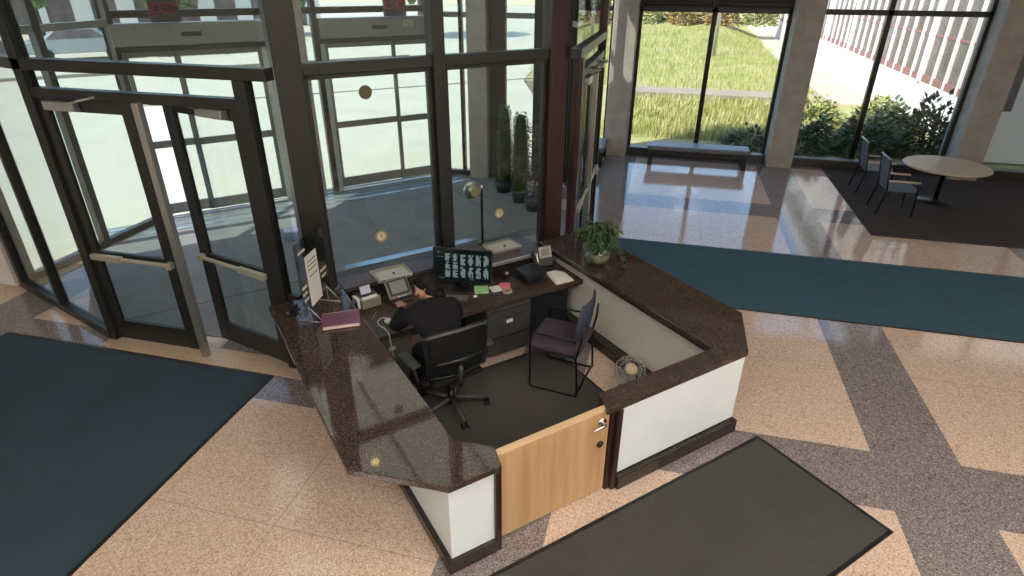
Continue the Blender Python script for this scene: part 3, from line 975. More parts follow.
bx_ = thing('desk_box', 'black desk box with sloping lid left of the cream folder', 'box', **at(3.22, 4.92, .641, R(8)))
MB().prism([(-.145, -.12), (.13, -.12), (.145, .12), (-.13, .12)], 0, .095).build('body', M['black'], bx_, bevel=.015)
MB().obox((0, .01, .105), (.265, .23, .02), (R(4), 0, 0)).build('lid', M['black'], bx_, bevel=.01)
MB().box(.07, .11, -.13, -.115, .03, .06).build('button', M['arm_grey'], bx_, bevel=.004)
tf = thing('desk_telephone', 'black telephone with handset and small tilted grey display', 'telephone', **at(3.47, 5.08, .641, R(-6)))
MB().prism([(-.13, -.10), (.11, -.10), (.11, .07), (-.13, .07)], 0, .05).build('base', M['black'], tf, bevel=.01)
tm = Matrix.Translation((.035, .01, .19)) @ Euler((R(-22), 0, 0)).to_matrix().to_4x4()
def tt(mb):
    mb.bm.transform(tm)
    return mb
tt(MB().box(-.085, .085, -.012, .014, -.15, .075)).build('housing', M['dark_grey'], tf, bevel=.01)
tt(MB().box(-.078, .078, -.016, -.011, -.058, .068)).build('display_frame', M['beige'], tf, bevel=.008)
tt(MB().box(-.05, .05, -.018, -.014, -.035, .045)).build('display', M['lcd'], tf)
MB().tube([(-.095, -.08, .075), (-.10, -.03, .12), (-.10, .03, .17), (-.095, .06, .19)], [.026, .018, .018, .026], 12).build('handset', M['black'], tf, smooth=True)
MB().obox((-.07, -.02, .13), (.016, .02, .14), (R(-25), 0, 0)).build('cradle_edge', M['lip'], tf)
fo = thing('folder', 'cream paper folder on the desk corner beside the right counter', 'folder', **at(3.50, 4.80, .641, R(-3)))
MB().prism([(-.115, -.15), (.11, -.15), (.125, .06), (.05, .15), (-.07, .15)], .0, .012).build('cover', M['manila'], fo)
MB().prism([(-.105, -.14), (.105, -.14), (.115, .05), (.045, .14), (-.065, .14)], .012, .018).build('sheet', M['paper'], fo)

# ---- left counter: sign on wire feet and plum book
sg = thing('sign_stand', 'clear acrylic sign with white sheet on two wire feet', 'sign', **at(.955, 5.02, ZT + .001, R(51)))
MB().box(-.27, .27, -.004, .004, .10, .77).build('acrylic_panel', M['acrylic'], sg)
pp = MB().box(-.13, .09, -.009, -.005, .12, .60).build('paper_sheet', M['paper'], sg)
b = MB()
for z in (.54, .50, .46, .40):
    b.box(-.10, .06, -.0105, -.0092, z - .006, z + .006)
b.build('text_lines', M['beige_cab'], pp)
for z, x0, x1 in ((.66, -.22, -.1), (.34, -.25, -.16), (.28, -.25, -.17), (.22, -.24, -.16), (.34, .12, .24), (.28, .13, .22)):
    lab(MB().box(x0, x1, -.0085, -.0045, z, z + .022).build('printed_mark', M['cream_decal'], sg), 'pale printed mark on the clear sheet')
for x in (-.2, .2):
    f = MB()
    f.tube([(x, -.13, .006), (x, 0, .16), (x, .13, .006)], .006, 8)
    f.tube([(x, -.13, .006), (x, .13, .006)], .005, 8)
    f.tube([(x, 0, .16), (x, 0, .02)], .005, 8)
    f.build('wire_foot', M['steel'], sg, smooth=True)
bk = thing('register_book', 'plum covered book with pale edges lying on the left counter', 'book', **at(1.072, 4.74, ZT + .001, R(-15)))
MB().box(-.155, .155, -.135, .135, .006, .026).build('page_block', M['pink_pale'], bk, bevel=.003)
MB().box(-.165, .165, -.115, .115, .0, .006).box(-.165, .165, -.115, .115, .026, .033).build('cover', M['purple'], bk, bevel=.002)
nb = thing('stapler', 'small dark blue stapler on the left counter by the post', 'stapler', **at(.74, 5.12, ZT + .001, R(40)))
MB().box(-.075, .075, -.02, .02, 0, .012).build('foot', M['navy_cab'], nb, bevel=.005)
MB().obox((0, 0, .035), (.14, .026, .028), (0, R(-8), 0)).build('arm', M['navy_cab'], nb, bevel=.008)
MB().obox((-.072, 0, .03), (.012, .026, .022), (0, R(-8), 0)).build('nose', M['steel'], nb)

# ---- potted plant on right counter
pl = thing('potted_plant', 'trailing green pothos in a round glass bowl on the right counter', 'plant', **at(3.83, 4.55, ZT + .001))
MB().lathe([(0, 0), (.08, 0), (.142, .05), (.152, .10), (.118, .16), (.113, .166), (.108, .16), (.143, .10), (.133, .055), (.075, .008), (0, .008)], seg=28).build('bowl', M['bowl'], pl, smooth=True)
MB().lathe([(0, .010), (.072, .010), (.128, .055), (.136, .095), (.125, .115), (0, .115)], seg=24).build('water', M['water'], pl, smooth=True)
rng = random.Random(7)
fol = MB()
stm = MB()
for k in range(78):
    az = rng.uniform(0, 2 * PI)
    rr = rng.uniform(.04, .23)
    hz = rng.uniform(.28, .52) - (.22 * max(0, rr - .15) / .1 * rng.random())
    c = Vector((rr * math.cos(az), rr * math.sin(az), max(.27, hz)))
    base = Vector((.03 * math.cos(az), .03 * math.sin(az), .07))
    mid = base.lerp(c, .5) + Vector((0, 0, .10))
    stm.tube([base, mid, c], [.004, .0035, .003], 5)
    for q in range(7):
        u = rng.uniform(.45, 1.0)
        p = (base * (1 - u) ** 2 + mid * 2 * u * (1 - u) + c * u * u) + Vector((rng.uniform(-.03, .03), rng.uniform(-.03, .03), rng.uniform(-.02, .03)))
        dd = Vector((math.cos(az + rng.uniform(-1.2, 1.2)), math.sin(az + rng.uniform(-1.2, 1.2)), rng.uniform(-.8, .4)))
        fol.leaf(p, dd, Vector((rng.uniform(-.4, .4), rng.uniform(-.4, .4), 1)), rng.uniform(.055, .095), rng.uniform(.018, .03))
for az in (-.3, -.9, .6):
    prev = Vector((.08 * math.cos(az), .08 * math.sin(az), .17))
    pts = [prev]
    for k in range(6):
        prev = prev + Vector((.035 * math.cos(az), .035 * math.sin(az), .03 - .022 * k))
        prev.z = max(.012, prev.z)
        pts.append(prev)
        for q in range(2):
            fol.leaf(prev, Vector((math.cos(az + (1 if q else -1)), math.sin(az + (1 if q else -1)), .15)), Vector((0, 0, 1)), .07, .022, .15)
    stm.tube(pts, .0035, 5)
fol.build('foliage', M['pothos'], pl)
stm.build('stems', M['stem'], pl, smooth=True)

# ---- small fan on the floor behind the right counter
fn = thing('floor_fan', 'small round wire floor fan inside the desk by the right counter', 'fan', **at(3.44, 3.47, .002, R(-25)))
MB().lathe([(0, 0), (.10, 0), (.09, .02), (.02, .03), (0, .03)], seg=24).build('base', M['dark_grey'], fn, smooth=True)
MB().tube([(0, .02, .02), (0, .04, .10), (0, .03, .19)], .012, 10).build('neck', M['steel'], fn, smooth=True)
fm = Matrix.Translation((0, 0, .21)) @ Euler((R(-55), 0, 0)).to_matrix().to_4x4()
cg = MB()
for rr_, y in ((.15, 0), (.145, -.035), (.145, .035), (.105, -.048), (.105, .048), (.06, -.055)):
    cg.tube([(rr_ * math.cos(2 * PI * k / 32), y, rr_ * math.sin(2 * PI * k / 32)) for k in range(32)], .004, 6, True)
for k in range(20):
    a = 2 * PI * k / 20
    cg.tube([(.03 * math.cos(a), -.06, .03 * math.sin(a)), (.105 * math.cos(a), -.048, .105 * math.sin(a)), (.15 * math.cos(a), 0, .15 * math.sin(a)), (.105 * math.cos(a), .048, .105 * math.sin(a))], .0025, 5)
cg.bm.transform(fm)
cg.build('cage', M['steel'], fn, smooth=True)
bl = MB()
for k in range(4):
    a = 2 * PI * k / 4
    m4 = Matrix.Rotation(a, 4, 'Y') @ Matrix.Translation((.065, 0, 0)) @ Matrix.Rotation(R(25), 4, 'X')
    bb = MB().box(-.045, .05, -.003, .003, -.04, .04)
    bb.bm.transform(m4)
    tmp = bpy.data.meshes.new('blade_tmp')
    bb.bm.to_mesh(tmp)
    bb.bm.free()
    bl.bm.from_mesh(tmp)
    bpy.data.meshes.remove(tmp)
bl.bm.transform(fm)
bl.build('blades', M['alum'], fn)
hb = MB().cyl((0, -.072, 0), (0, -.056, 0), .055, seg=24)
hb.bm.transform(fm)
hb.build('hub', M['brass'], fn)
hb = MB().cyl((0, -.078, 0), (0, -.071, 0), .025, seg=20)
hb.bm.transform(fm)
hb.build('badge', M['cream_decal'], fn)

# ------------------------------------------------------------------ office chair
HS, HT = 1.82, 4.09
oc = thing('office_chair', 'black mesh swivel chair with armrests under the seated person', 'chair', (*st(HS, HT), .011), R(45))
hub = MB().lathe([(0, .07), (.04, .07), (.045, .12), (.03, .14), (.03, .20), (.024, .20), (.024, .40), (0, .40)], seg=20)
hub.build('column', M['satin_black'], oc, smooth=True)
for k in range(5):
    a = R(-22 - 72 * k)
    ca, sa = math.cos(a), math.sin(a)
    lgm = MB().tube([(.03 * ca, .03 * sa, .11), (.18 * ca, .18 * sa, .10), (.32 * ca, .32 * sa, .075)], [.024, .021, .014], 8).build('leg', M['arm_grey'], oc, smooth=True)
    cs = MB()
    for sgn in (-1, 1):
        o1 = Vector((.33 * ca - sa * .014 * sgn, .33 * sa + ca * .014 * sgn, .029))
        o2 = Vector((.33 * ca - sa * .028 * sgn, .33 * sa + ca * .028 * sgn, .029))
        cs.cyl(o1, o2, .028, seg=16)
    cs.cyl((.33 * ca, .33 * sa, .03), (.33 * ca, .33 * sa, .075), .009, seg=8)
    cs.build('caster', M['black'], lgm)
MB().box(-.11, .11, -.12, .14, .36, .41).build('mechanism', M['black'], oc, bevel=.015)
MB().obox((.0, .045, .445), (.50, .46, .045)).build('seat', M['chair_mesh'], oc, bevel=.02)
# backrest: curved mesh shell in a frame
bm_ = MB()
NU, NV = 12, 10
grid = []
def backp(u, v, off=0):
    w_ = .305 * (1 - .16 * (1 - v) ** 1.5) * (1 - .05 * v)
    x = u * w_
    y = -.175 - .035 * math.sin(v * 2.6) - .03 * v + .055 * u * u + off
    z = .49 + v * .48 - .035 * (abs(u) ** 3) * v
    return Vector((x, y, z))
for off in (-.008, .008):
    grid.append([[bm_.bm.verts.new(backp(-1 + 2 * i / NU, j / NV, off)) for i in range(NU + 1)] for j in range(NV + 1)])
fs = []
for g_ in grid:
    for j in range(NV):
        for i in range(NU):
            fs.append(bm_.bm.faces.new([g_[j][i], g_[j][i + 1], g_[j + 1][i + 1], g_[j + 1][i]]))
A_, B_ = grid
for j in range(NV):
    for i in (0, NU):
        fs.append(bm_.bm.faces.new([A_[j][i], A_[j + 1][i], B_[j + 1][i], B_[j][i]]))
for i in range(NU):
    for j in (0, NV):
        fs.append(bm_.bm.faces.new([A_[j][i], A_[j][i + 1], B_[j][i + 1], B_[j][i]]))
bmesh.ops.recalc_face_normals(bm_.bm, faces=fs)
bk_ = bm_.build('backrest', M['chair_mesh'], oc, smooth=True)
rim = [backp(-1 + 2 * i / NU, 1) for i in range(NU + 1)] + [backp(1, 1 - j / NV) for j in range(1, NV + 1)] + [backp(1 - 2 * i / NU, 0) for i in range(1, NU + 1)] + [backp(-1, j / NV) for j in range(1, NV)]
MB().tube(rim, .015, 8, True).build('back_frame', M['black'], bk_, smooth=True)
lab(MB().tube([backp(-.96 + 1.92 * i / NU, .985, -.006) for i in range(NU + 1)], .017, 8).build('top_rail', M['backrail'], bk_, smooth=True), 'graphite grey top rail')
MB().tube([backp(-.8 + 1.6 * i / NU, .40, -.03) for i in range(NU + 1)], [.012] * 4 + [.024] * 5 + [.012] * 4, 8).build('lumbar_bar', M['black'], bk_, smooth=True)
MB().tube([(0, -.10, .39), (0, -.20, .42), (0, -.235, .52), (0, -.235, .62)], [.03, .028, .024, .02], 10).build('back_spine', M['dark_grey'], oc, smooth=True)
for sgn in (-1, 1):
    arm = MB().tube([(sgn * .16, -.02, .40), (sgn * .33, -.04, .43), (sgn * .36, -.03, .62)], [.022, .02, .018], 8).build('arm_post', M['black'], oc, smooth=True)
    MB().obox((sgn * .365, .03, .635), (.095, .27, .03), (0, 0, sgn * R(-6))).build('arm_pad', M['arm_grey'], arm, bevel=.013)

# ------------------------------------------------------------------ guest chair
gc = thing('guest_chair', 'plum fabric guest chair with black sled frame inside the desk', 'chair', (*st(2.99, 3.95), .011), R(45 + 36))
# local: +y is the way the sitter faces
def guest_frame():
    f = MB()
    for sgn in (-1, 1):
        x = sgn * .27
        f.tube([(x * .93, -.25, .78), (x * .95, -.24, .62), (x, -.20, .43), (x, -.21, .40), (x, -.235, .03), (x, -.225, .011), (x, -.20, .011), (x, .20, .011), (x, .235, .012), (x, .25, .03), (x, .255, .46), (x, .245, .60), (x, .215, .625), (x, .10, .63), (x, -.20, .635)], .011, 8)
    f.tube([(-.27, -.02, .405), (.27, -.02, .405)], .010, 8)
    f.tube([(-.27, -.22, .012), (.27, -.22, .012)], .010, 8)
    return f
MB().box(-.27, .27, -.23, .30, .425, .515).build('seat', M['plum_fabric'], gc, smooth=True, bevel=.06, sub=2)
MB().box(-.24, .24, -.20, .24, .405, .43).build('seat_pan', M['black'], gc, bevel=.02)
guest_frame().build('sled_frame', M['satin_black'], gc, smooth=True)
b = MB()
NU, NV = 10, 8
lay = []
for off in (-.022, .022):
    lay.append([[None] * (NU + 1) for _ in range(NV + 1)])
    for j in range(NV + 1):
        v = j / NV
        for i in range(NU + 1):
            u = -1 + 2 * i / NU
            e = (1 - (abs(2 * v - 1)) ** 4) ** .5 if abs(2 * v - 1) < 1 else 0
            wid = .265 * (1 - .30 * abs(2 * v - 1) ** 4)
            th = off * (1 - .75 * max(abs(u), abs(2 * v - 1)) ** 4)
            lay[-1][j][i] = b.bm.verts.new((u * wid, -.225 - .05 * (v - .5) + .035 * u * u + th, .55 + .41 * v))
fs = []
for g_ in lay:
    for j in range(NV):
        for i in range(NU):
            fs.append(b.bm.faces.new([g_[j][i], g_[j][i + 1], g_[j + 1][i + 1], g_[j + 1][i]]))
A_, B_ = lay
for j in range(NV):
    for i in (0, NU):
        fs.append(b.bm.faces.new([A_[j][i], A_[j + 1][i], B_[j + 1][i], B_[j][i]]))
for i in range(NU):
    for j in (0, NV):
        fs.append(b.bm.faces.new([A_[j][i], A_[j][i + 1], B_[j][i + 1], B_[j][i]]))
bmesh.ops.recalc_face_normals(b.bm, faces=fs)
b.build('backrest', M['plum_bluelit'], gc, smooth=True)

# ------------------------------------------------------------------ person at the desk
def skin_mesh(verts, edges, sub=1, root=0):
    me = bpy.data.meshes.new('skin_tmp')
    me.from_pydata([v[:3] for v in verts], edges, [])
    o = bpy.data.objects.new('skin_tmp', me)
    C.objects.link(o)
    md = o.modifiers.new('skin', 'SKIN')
    md.use_smooth_shade = True
    for i, v in enumerate(verts):
        r = v[3]
        me.skin_vertices[0].data[i].radius = r if isinstance(r, tuple) else (r, r)
        me.skin_vertices[0].data[i].use_root = (i == root)
    if sub:
        sb = o.modifiers.new('sub', 'SUBSURF')
        sb.levels = sb.render_levels = sub
    dg = bpy.context.evaluated_depsgraph_get()
    dg.update()
    out = bpy.data.meshes.new_from_object(o.evaluated_get(dg))
    bpy.data.objects.remove(o)
    return out

P_ = thing  # person root is the body mesh itself
# joints (local to the chair hub, +y towards the glass, z up)
J = dict(hip=(0, -.02, .56), waist=(-.02, .05, .72), chest=(-.04, .17, .90), neck=(-.035, .28, 1.04), skull=(-.03, .36, 1.09),
         shl=(-.24, .22, .97), ell=(-.33, .44, .75), wrl=(-.13, .76, .735),
         shr=(.16, .18, .97), elr=(.28, .38, .745), wrr=(.29, .63, .685),
         hl=(-.10, .02, .555), knl=(-.13, .40, .50), anl=(-.13, .42, .10), tol=(-.14, .58, .055),
         hr=(.10, .02, .555), knr=(.14, .40, .50), anr=(.14, .42, .10), tor=(.15, .58, .055))
order = list(J)
ix = {k: i for i, k in enumerate(order)}
rad = dict(hip=(.15, .115), waist=(.135, .10), chest=(.17, .12), neck=.05, skull=.06, shl=.062, ell=.044, wrl=.027, shr=.062, elr=.044, wrr=.027,
           hl=.09, knl=.062, anl=.036, tol=.032, hr=.09, knr=.062, anr=.036, tor=.032)
bones = [('hip', 'waist'), ('waist', 'chest'), ('chest', 'neck'), ('neck', 'skull'), ('chest', 'shl'), ('shl', 'ell'), ('ell', 'wrl'), ('chest', 'shr'), ('shr', 'elr'), ('elr', 'wrr'),
         ('hip', 'hl'), ('hl', 'knl'), ('knl', 'anl'), ('anl', 'tol'), ('hip', 'hr'), ('hr', 'knr'), ('knr', 'anr'), ('anr', 'tor')]
def figure(keys, grow, over=None):
    sel = [k for k in order if k in keys]
    vs = []
    for k in sel:
        r = (over or {}).get(k, rad[k])
        r = tuple(x + grow for x in r) if isinstance(r, tuple) else r + grow
        vs.append((*J[k], r))
    es = [(sel.index(a), sel.index(b_)) for a, b_ in bones if a in sel and b_ in sel]
    return skin_mesh(vs, es, 2)
bodybm = bmesh.new()
trunk = MB()
SP = [J[k] for k in ('hip', 'waist', 'chest')]
SR = [(.12, .09, .085), (.108, .082, .10), (.128, .088, .10)]
for k in range(2):
    for q in range(5):
        u = q / 4
        c_ = Vector(SP[k]).lerp(Vector(SP[k + 1]), u)
        trunk.ball(c_, tuple(SR[k][i] * (1 - u) + SR[k + 1][i] * u for i in range(3)), None, 24, 16)
for a_, b_ in bones:
    if a_ in ('hip', 'waist') and b_ in ('waist', 'chest'):
        continue
    ra, rb = ((min(x) * .5 if isinstance(x, tuple) else x * .84) for x in (rad[a_], rad[b_]))
    ra *= .62 if a_ in ('shl', 'shr') else 1
    rb *= .62 if b_ in ('shl', 'shr') else 1
    trunk.tube([J[a_], J[b_]], [ra, rb], 16)
    trunk.ball(J[a_], ra, None, 16, 12)
    trunk.ball(J[b_], rb, None, 16, 12)
# head: turned to the left and bowed towards the console
fwd = Vector((-.90, .26, -.36)).normalized()
upv = (Vector((.0, .25, 1)) - fwd * Vector((.0, .25, 1)).dot(fwd)).normalized()
rgt = fwd.cross(upv).normalized()
HC = Vector((-.035, .37, 1.125))
HM = Matrix((rgt, fwd, upv)).transposed()
def hp(x, y, z):
    return HC + HM @ Vector((x, y, z))
hm = MB()
hm.ball(hp(0, -.012, .03), (.076, .094, .088), HM, 24, 16)      # cranium
hm.ball(hp(0, .028, -.045), (.058, .062, .078), HM, 20, 14)      # face and jaw
hm.ball(hp(0, .058, -.098), (.026, .022, .02), HM)               # chin
hm.ball(hp(0, .072, .012), (.052, .022, .014), HM)               # brow
for sgn in (-1, 1):
    hm.ball(hp(sgn * .036, .062, -.035), (.022, .02, .02), HM)   # cheeks
    hm.ball(hp(sgn * .076, -.005, -.02), (.010, .02, .032), HM)  # ears
hm.tube([hp(0, .085, .0), hp(0, .108, -.036), hp(0, .084, -.045)], [.009, .014, .010], 10)
hm.ball(hp(0, .084, -.068), (.022, .010, .010), HM)
hm.bm.verts.ensure_lookup_table()
# hands: palm, four fingers of unequal length and a thumb from the palm's side
def hand(wrist, direction, palm_n, side_thumb, elbow):
    w_ = Vector(wrist)
    d = Vector(direction).normalized()
    n = Vector(palm_n)
    n = (n - d * n.dot(d)).normalized()
    a = d.cross(n).normalized() * side_thumb
    hb_ = MB()
    rot = Matrix((a, d, n)).transposed()
    hb_.ball(w_ + d * .050, (.040, .058, .019), rot, 16, 10)
    fd = (w_ - Vector(elbow)).normalized()
    hb_.tube([w_ - fd * .13, w_ - fd * .05, w_, w_ + d * .05], [.030, .027, .025, .022], 12)
    for k, (off, L) in enumerate(((-.030, .062), (-.010, .075), (.011, .082), (.031, .072))):
        o = w_ + d * (.092 - .006 * abs(k - 2)) + a * off
        s1 = o + d * L * .42 - n * L * .06 + a * off * .12
        s2 = s1 + d * L * .30 - n * L * .20
        s3 = s2 + d * L * .20 - n * L * .24
        hb_.tube([o - d * .03, o, s1, s2, s3], [.009, .0095, .0085, .0078, .006], 8)
        hb_.ball(s3, .006, None, 8, 6)
    o = w_ + d * .03 + a * .030
    hb_.tube([o - a * .012, o + a * .016 + d * .02, o + a * .030 + d * .045 - n * .012, o + a * .034 + d * .066 - n * .02], [.012, .011, .0095, .0075], 8)
    hb_.ball(o + a * .034 + d * .066 - n * .02, .0075, None, 8, 6)
    return hb_
parts = [trunk, hm, hand((-.13, .76, .735), (.12, .98, .10), (0, 0, 1), 1, J['ell']), hand((.29, .63, .685), (-.25, 1, -.10), (0, 0, 1), -1, J['elr'])]
for mb in parts:
    tmp = bpy.data.meshes.new('tmp')
    mb.bm.to_mesh(tmp)
    mb.bm.free()
    bodybm.from_mesh(tmp)
    bpy.data.meshes.remove(tmp)
me = bpy.data.meshes.new('person')
bodybm.to_mesh(me)
bodybm.free()
pe = bpy.data.objects.new('person', me)
C.objects.link(pe)
me.materials.clear()
me.materials.append(M['skin'])
rm = pe.modifiers.new('remesh', 'REMESH')
rm.mode = 'VOXEL'
rm.voxel_size = .006
rm.use_smooth_shade = True
sm = pe.modifiers.new('smooth', 'SMOOTH')
sm.factor = .5
sm.iterations = 2
bpy.context.evaluated_depsgraph_get().update()
whole = bpy.data.meshes.new_from_object(pe.evaluated_get(bpy.context.evaluated_depsgraph_get()))
# keep the one continuous surface, dropping any crumbs left inside by the joining
wb = bmesh.new()
wb.from_mesh(whole)
seen, isl = set(), []
for v0 in wb.verts:
    if v0 in seen:
        continue
    stack, comp = [v0], []
    seen.add(v0)
    while stack:
        v = stack.pop()
        comp.append(v)
        for e_ in v.link_edges:
            w_ = e_.other_vert(v)
            if w_ not in seen:
                seen.add(w_)
                stack.append(w_)
    isl.append(comp)
isl.sort(key=len)
for comp in isl[:-1]:
    bmesh.ops.delete(wb, geom=comp, context='VERTS')
wb.to_mesh(whole)
wb.free()
pe.modifiers.clear()
pe.data = whole
whole.materials.clear()
whole.materials.append(M['skin'])
pe.location = (*st(HS, HT), .011)
pe.rotation_euler = (0, 0, R(45))
tag(pe, 'person in black seated at the desk, head turned left, hand at the console', 'person')
def garment(name, meshes, m, voxel=.012):
    o = bpy.data.objects.new(name, meshes)
    C.objects.link(o)
    meshes.materials.clear()
    meshes.materials.append(m)
    for p in meshes.polygons:
        p.use_smooth = True
    o.parent = pe
    return o
garment('sweater', figure(['hip', 'waist', 'chest', 'shl', 'ell', 'wrl', 'shr', 'elr', 'wrr', 'neck'], .014, {'neck': .048, 'wrl': .026, 'wrr': .026, 'ell': .05, 'elr': .05}), M['sweater'])
garment('trousers', figure(['hip', 'hl', 'knl', 'anl', 'hr', 'knr', 'anr'], .012), M['trousers'])
for sgn, an, to in ((-1, 'anl', 'tol'), (1, 'anr', 'tor')):
    a, t_ = Vector(J[an]), Vector(J[to])
    sh = MB().ball((a + t_) / 2 + Vector((0, .0, -.022)), (.052, .135, .048), None, 16, 10)
    sh.build('shoe', M['black'], pe, smooth=True)
hr = MB()
hr.ball(hp(0, -.022, .040), (.090, .100, .092), HM, 24, 16)
hr.ball(hp(0, -.070, -.035), (.088, .062, .105), HM, 20, 14)
hr.ball(hp(.0, -.085, -.12), (.080, .055, .090), HM, 20, 14)
hr.ball(hp(.070, -.035, -.045), (.026, .055, .085), HM, 16, 12)
hr.ball(hp(-.070, -.030, -.045), (.024, .050, .080), HM, 16, 12)
hr.ball(hp(0, .050, .078), (.060, .040, .030), HM, 16, 10)
ho = hr.build('hair', M['hair'], pe, smooth=True)
rm = ho.modifiers.new('remesh', 'REMESH')
rm.mode = 'VOXEL'
rm.voxel_size = .008
rm.use_smooth_shade = True
for sgn in (-1, 1):
    MB().ball(hp(sgn * .030, .078, -.012), .011, None, 10, 8).build('eye', M['eye'], pe, smooth=True)
MB().ball(hp(0, .089, -.069), (.019, .007, .006), HM, 12, 8).build('lips', M['lip_red'], pe, smooth=True)

# ------------------------------------------------------------------ lobby plants and signs
def topiary(label, loc, h, r, mm, pot_h=.22, n=1500, group=None, seed=1, loose=False):
    o = thing('potted_topiary', label, 'plant', loc, 0, group)
    rg = random.Random(seed)
    MB().lathe([(0, 0), (r * .85, 0), (r * 1.1, pot_h), (r * .98, pot_h), (r * .95, pot_h - .03), (0, pot_h - .03)], seg=20).build('pot', M['pot_dark'], o, smooth=True)
    MB().cyl((0, 0, pot_h - .04), (0, 0, h * .9), .018, .01, 8).build('trunk', M['bark'], o)
    f = MB()
    if not loose:
        f.lathe([(0, pot_h), (r * .85, pot_h + .02), (r * .95, h * .5), (r * .72, h * .85), (r * .5, h * .96), (0, h * .985)], seg=14)
    for k in range(n):
        u = rg.random()
        z = pot_h + .02 + u * (h - pot_h - .03)
        prof = r * (.95 - .25 * max(0, u - .5) * 2) if u < .93 else r * .55
        if loose:
            prof = r * rg.uniform(.3, 1.25)
        az = rg.uniform(0, 2 * PI)
        d = Vector((math.cos(az), math.sin(az), rg.uniform(-.1, .9)))
        f.leaf((prof * .9 * math.cos(az), prof * .9 * math.sin(az), z), d, Vector((0, 0, 1)), .07 if loose else .045, .02 if loose else .012, .2)
    f.build('foliage', mm, o)
    return o
topiary('taller clipped green column plant in the lobby, leftmost of the row', (-2.74, 10.44, 0), 1.60, .15, M['cactus'], seed=1)
topiary('shorter clipped green column plant between the two other lobby plants', (-2.32, 9.97, 0), 1.58, .145, M['cactus'], seed=2)
topiary('loose dark leaved column plant nearest the lobby side doors', (-1.98, 9.62, 0), 1.48, .16, M['dark_leaf'], n=650, seed=3, loose=True)

LET = {'E': ['11111', '10000', '10000', '11110', '10000', '10000', '11111'], 'X': ['10001', '01010', '00100', '00100', '00100', '01010', '10001'],
       'I': ['111', '010', '010', '010', '010', '010', '111'], 'T': ['11111', '00100', '00100', '00100', '00100', '00100', '00100'],
       '1': ['010', '110', '010', '010', '010', '010', '111'], '2': ['1110', '0001', '0001', '0110', '1000', '1000', '1111'], '0': ['0110', '1001', '1001', '1001', '1001', '1001', '0110']}
def letters(word, h, y, cx=0, cz=0):
    b = MB()
    px = h / 7
    wtot = sum(len(LET[c][0]) + 1 for c in word) - 1
    x = cx - wtot * px / 2
    for c in word:
        rows = LET[c]
        for j, row in enumerate(rows):
            for i, v in enumerate(row):
                if v == '1':
                    b.box(x + i * px, x + (i + 1) * px, y - .004, y, cz + h / 2 - (j + 1) * px, cz + h / 2 - j * px)
        x += (len(rows[0]) + 1) * px
    return b
for s, lb in ((.58, 'dark exit sign with red letters over the left sliding doors'), (4.12, 'dark exit sign with red letters over the right sliding doors')):
    e = thing('exit_sign', lb, 'sign', (*st(s, T1 - .17), 2.98), R(45))
    MB().box(-.20, .20, -.035, .035, 0, .34).build('housing', M['sign_dark'], e, bevel=.008)
    letters('EXIT', .13, -.036, 0, .18).build('letters', M['sign_red'], e)
    MB().box(-.05, .05, .035, .11, .12, .22).build('bracket', M['sign_dark'], e)
hn = letters('120', .10, 0).build('street_number', M['cream_decal'])
hn.location = (*st(4.36, T1 - .142), 2.86)
hn.rotation_euler = (0, 0, R(45))
tag(hn, 'pale house number 120 on the grey header of the right sliding doors', 'number')

# ------------------------------------------------------------------ hall benches, chairs and table
def bench(label, loc, rot, L, D):
    o = thing('bench', label, 'bench', loc, rot)
    MB().box(-L / 2, L / 2, -D / 2, D / 2, .33, .42).build('cushion', M['slate'], o, bevel=.025)
    MB().box(-L / 2 + .05, L / 2 - .05, -D / 2 + .04, D / 2 - .04, .25, .33).build('apron', M['satin_black'], o, bevel=.004)
    for sgn in (-1, 1):
        MB().box(sgn * (L / 2 - .13), sgn * (L / 2 - .04), -D / 2 + .03, D / 2 - .03, 0.001, .33).build('leg', M['satin_black'], o, bevel=.006)
    return o
bench('long slate bench in front of the garden window', (.80, 13.25, 0), R(1), 2.1, .48)
bench('short slate bench in the corner behind the lobby door', (-1.36, 12.98, 0), R(90), 1.0, .50)

def hall_chair(label, loc, rot):
    o = thing('armchair', label, 'chair', loc, rot)
    # +y faces the table
    MB().obox((0, .02, .44), (.50, .48, .04)).build('seat', M['sling'], o, bevel=.015)
    b = MB()
    b.hexa([Vector(p) for p in ((-.23, -.22, .46), (.23, -.22, .46), (.23, -.205, .46), (-.23, -.205, .46), (-.23, -.30, .93), (.23, -.30, .93), (.23, -.285, .93), (-.23, -.285, .93))])
    b.build('backrest', M['sling'], o, bevel=.004)
    for sgn in (-1, 1):
        x = sgn * .25
        MB().tube([(x, -.30, .012), (x, -.22, .42), (x, -.30, .95)], .014, 8).build('back_leg', M['satin_black'], o, smooth=True)
        MB().tube([(x, .26, .012), (x, .23, .55), (x, .20, .59)], .014, 8).build('front_leg', M['satin_black'], o, smooth=True)
        MB().tube([(x, .24, .595), (x, -.05, .60), (x, -.24, .60)], .018, 8).build('armrest', M['tabletop'], o, smooth=True)
    MB().tube([(-.25, -.30, .95), (.25, -.30, .95)], .014, 8).build('top_rail', M['steel'], o, smooth=True)
    return o
hall_chair('slate backed armchair nearer the garden window, facing the round table', (4.0, 12.30, .009), R(-90))
hall_chair('slate backed armchair farther from the garden window, facing the round table', (4.03, 11.13, .009), R(-90))
tb = thing('round_table', 'round pale wood table beside the two slate armchairs', 'table', (5.0, 11.95, .009))
MB().lathe([(0, .63), (.66, .63), (.68, .645), (.68, .655), (.66, .67), (0, .67)], seg=40).build('tabletop', M['tabletop'], tb, smooth=False)
MB().lathe([(0, .03), (.04, .03), (.035, .60), (.10, .63), (0, .63)], seg=20).build('pedestal', M['satin_black'], tb, smooth=True)
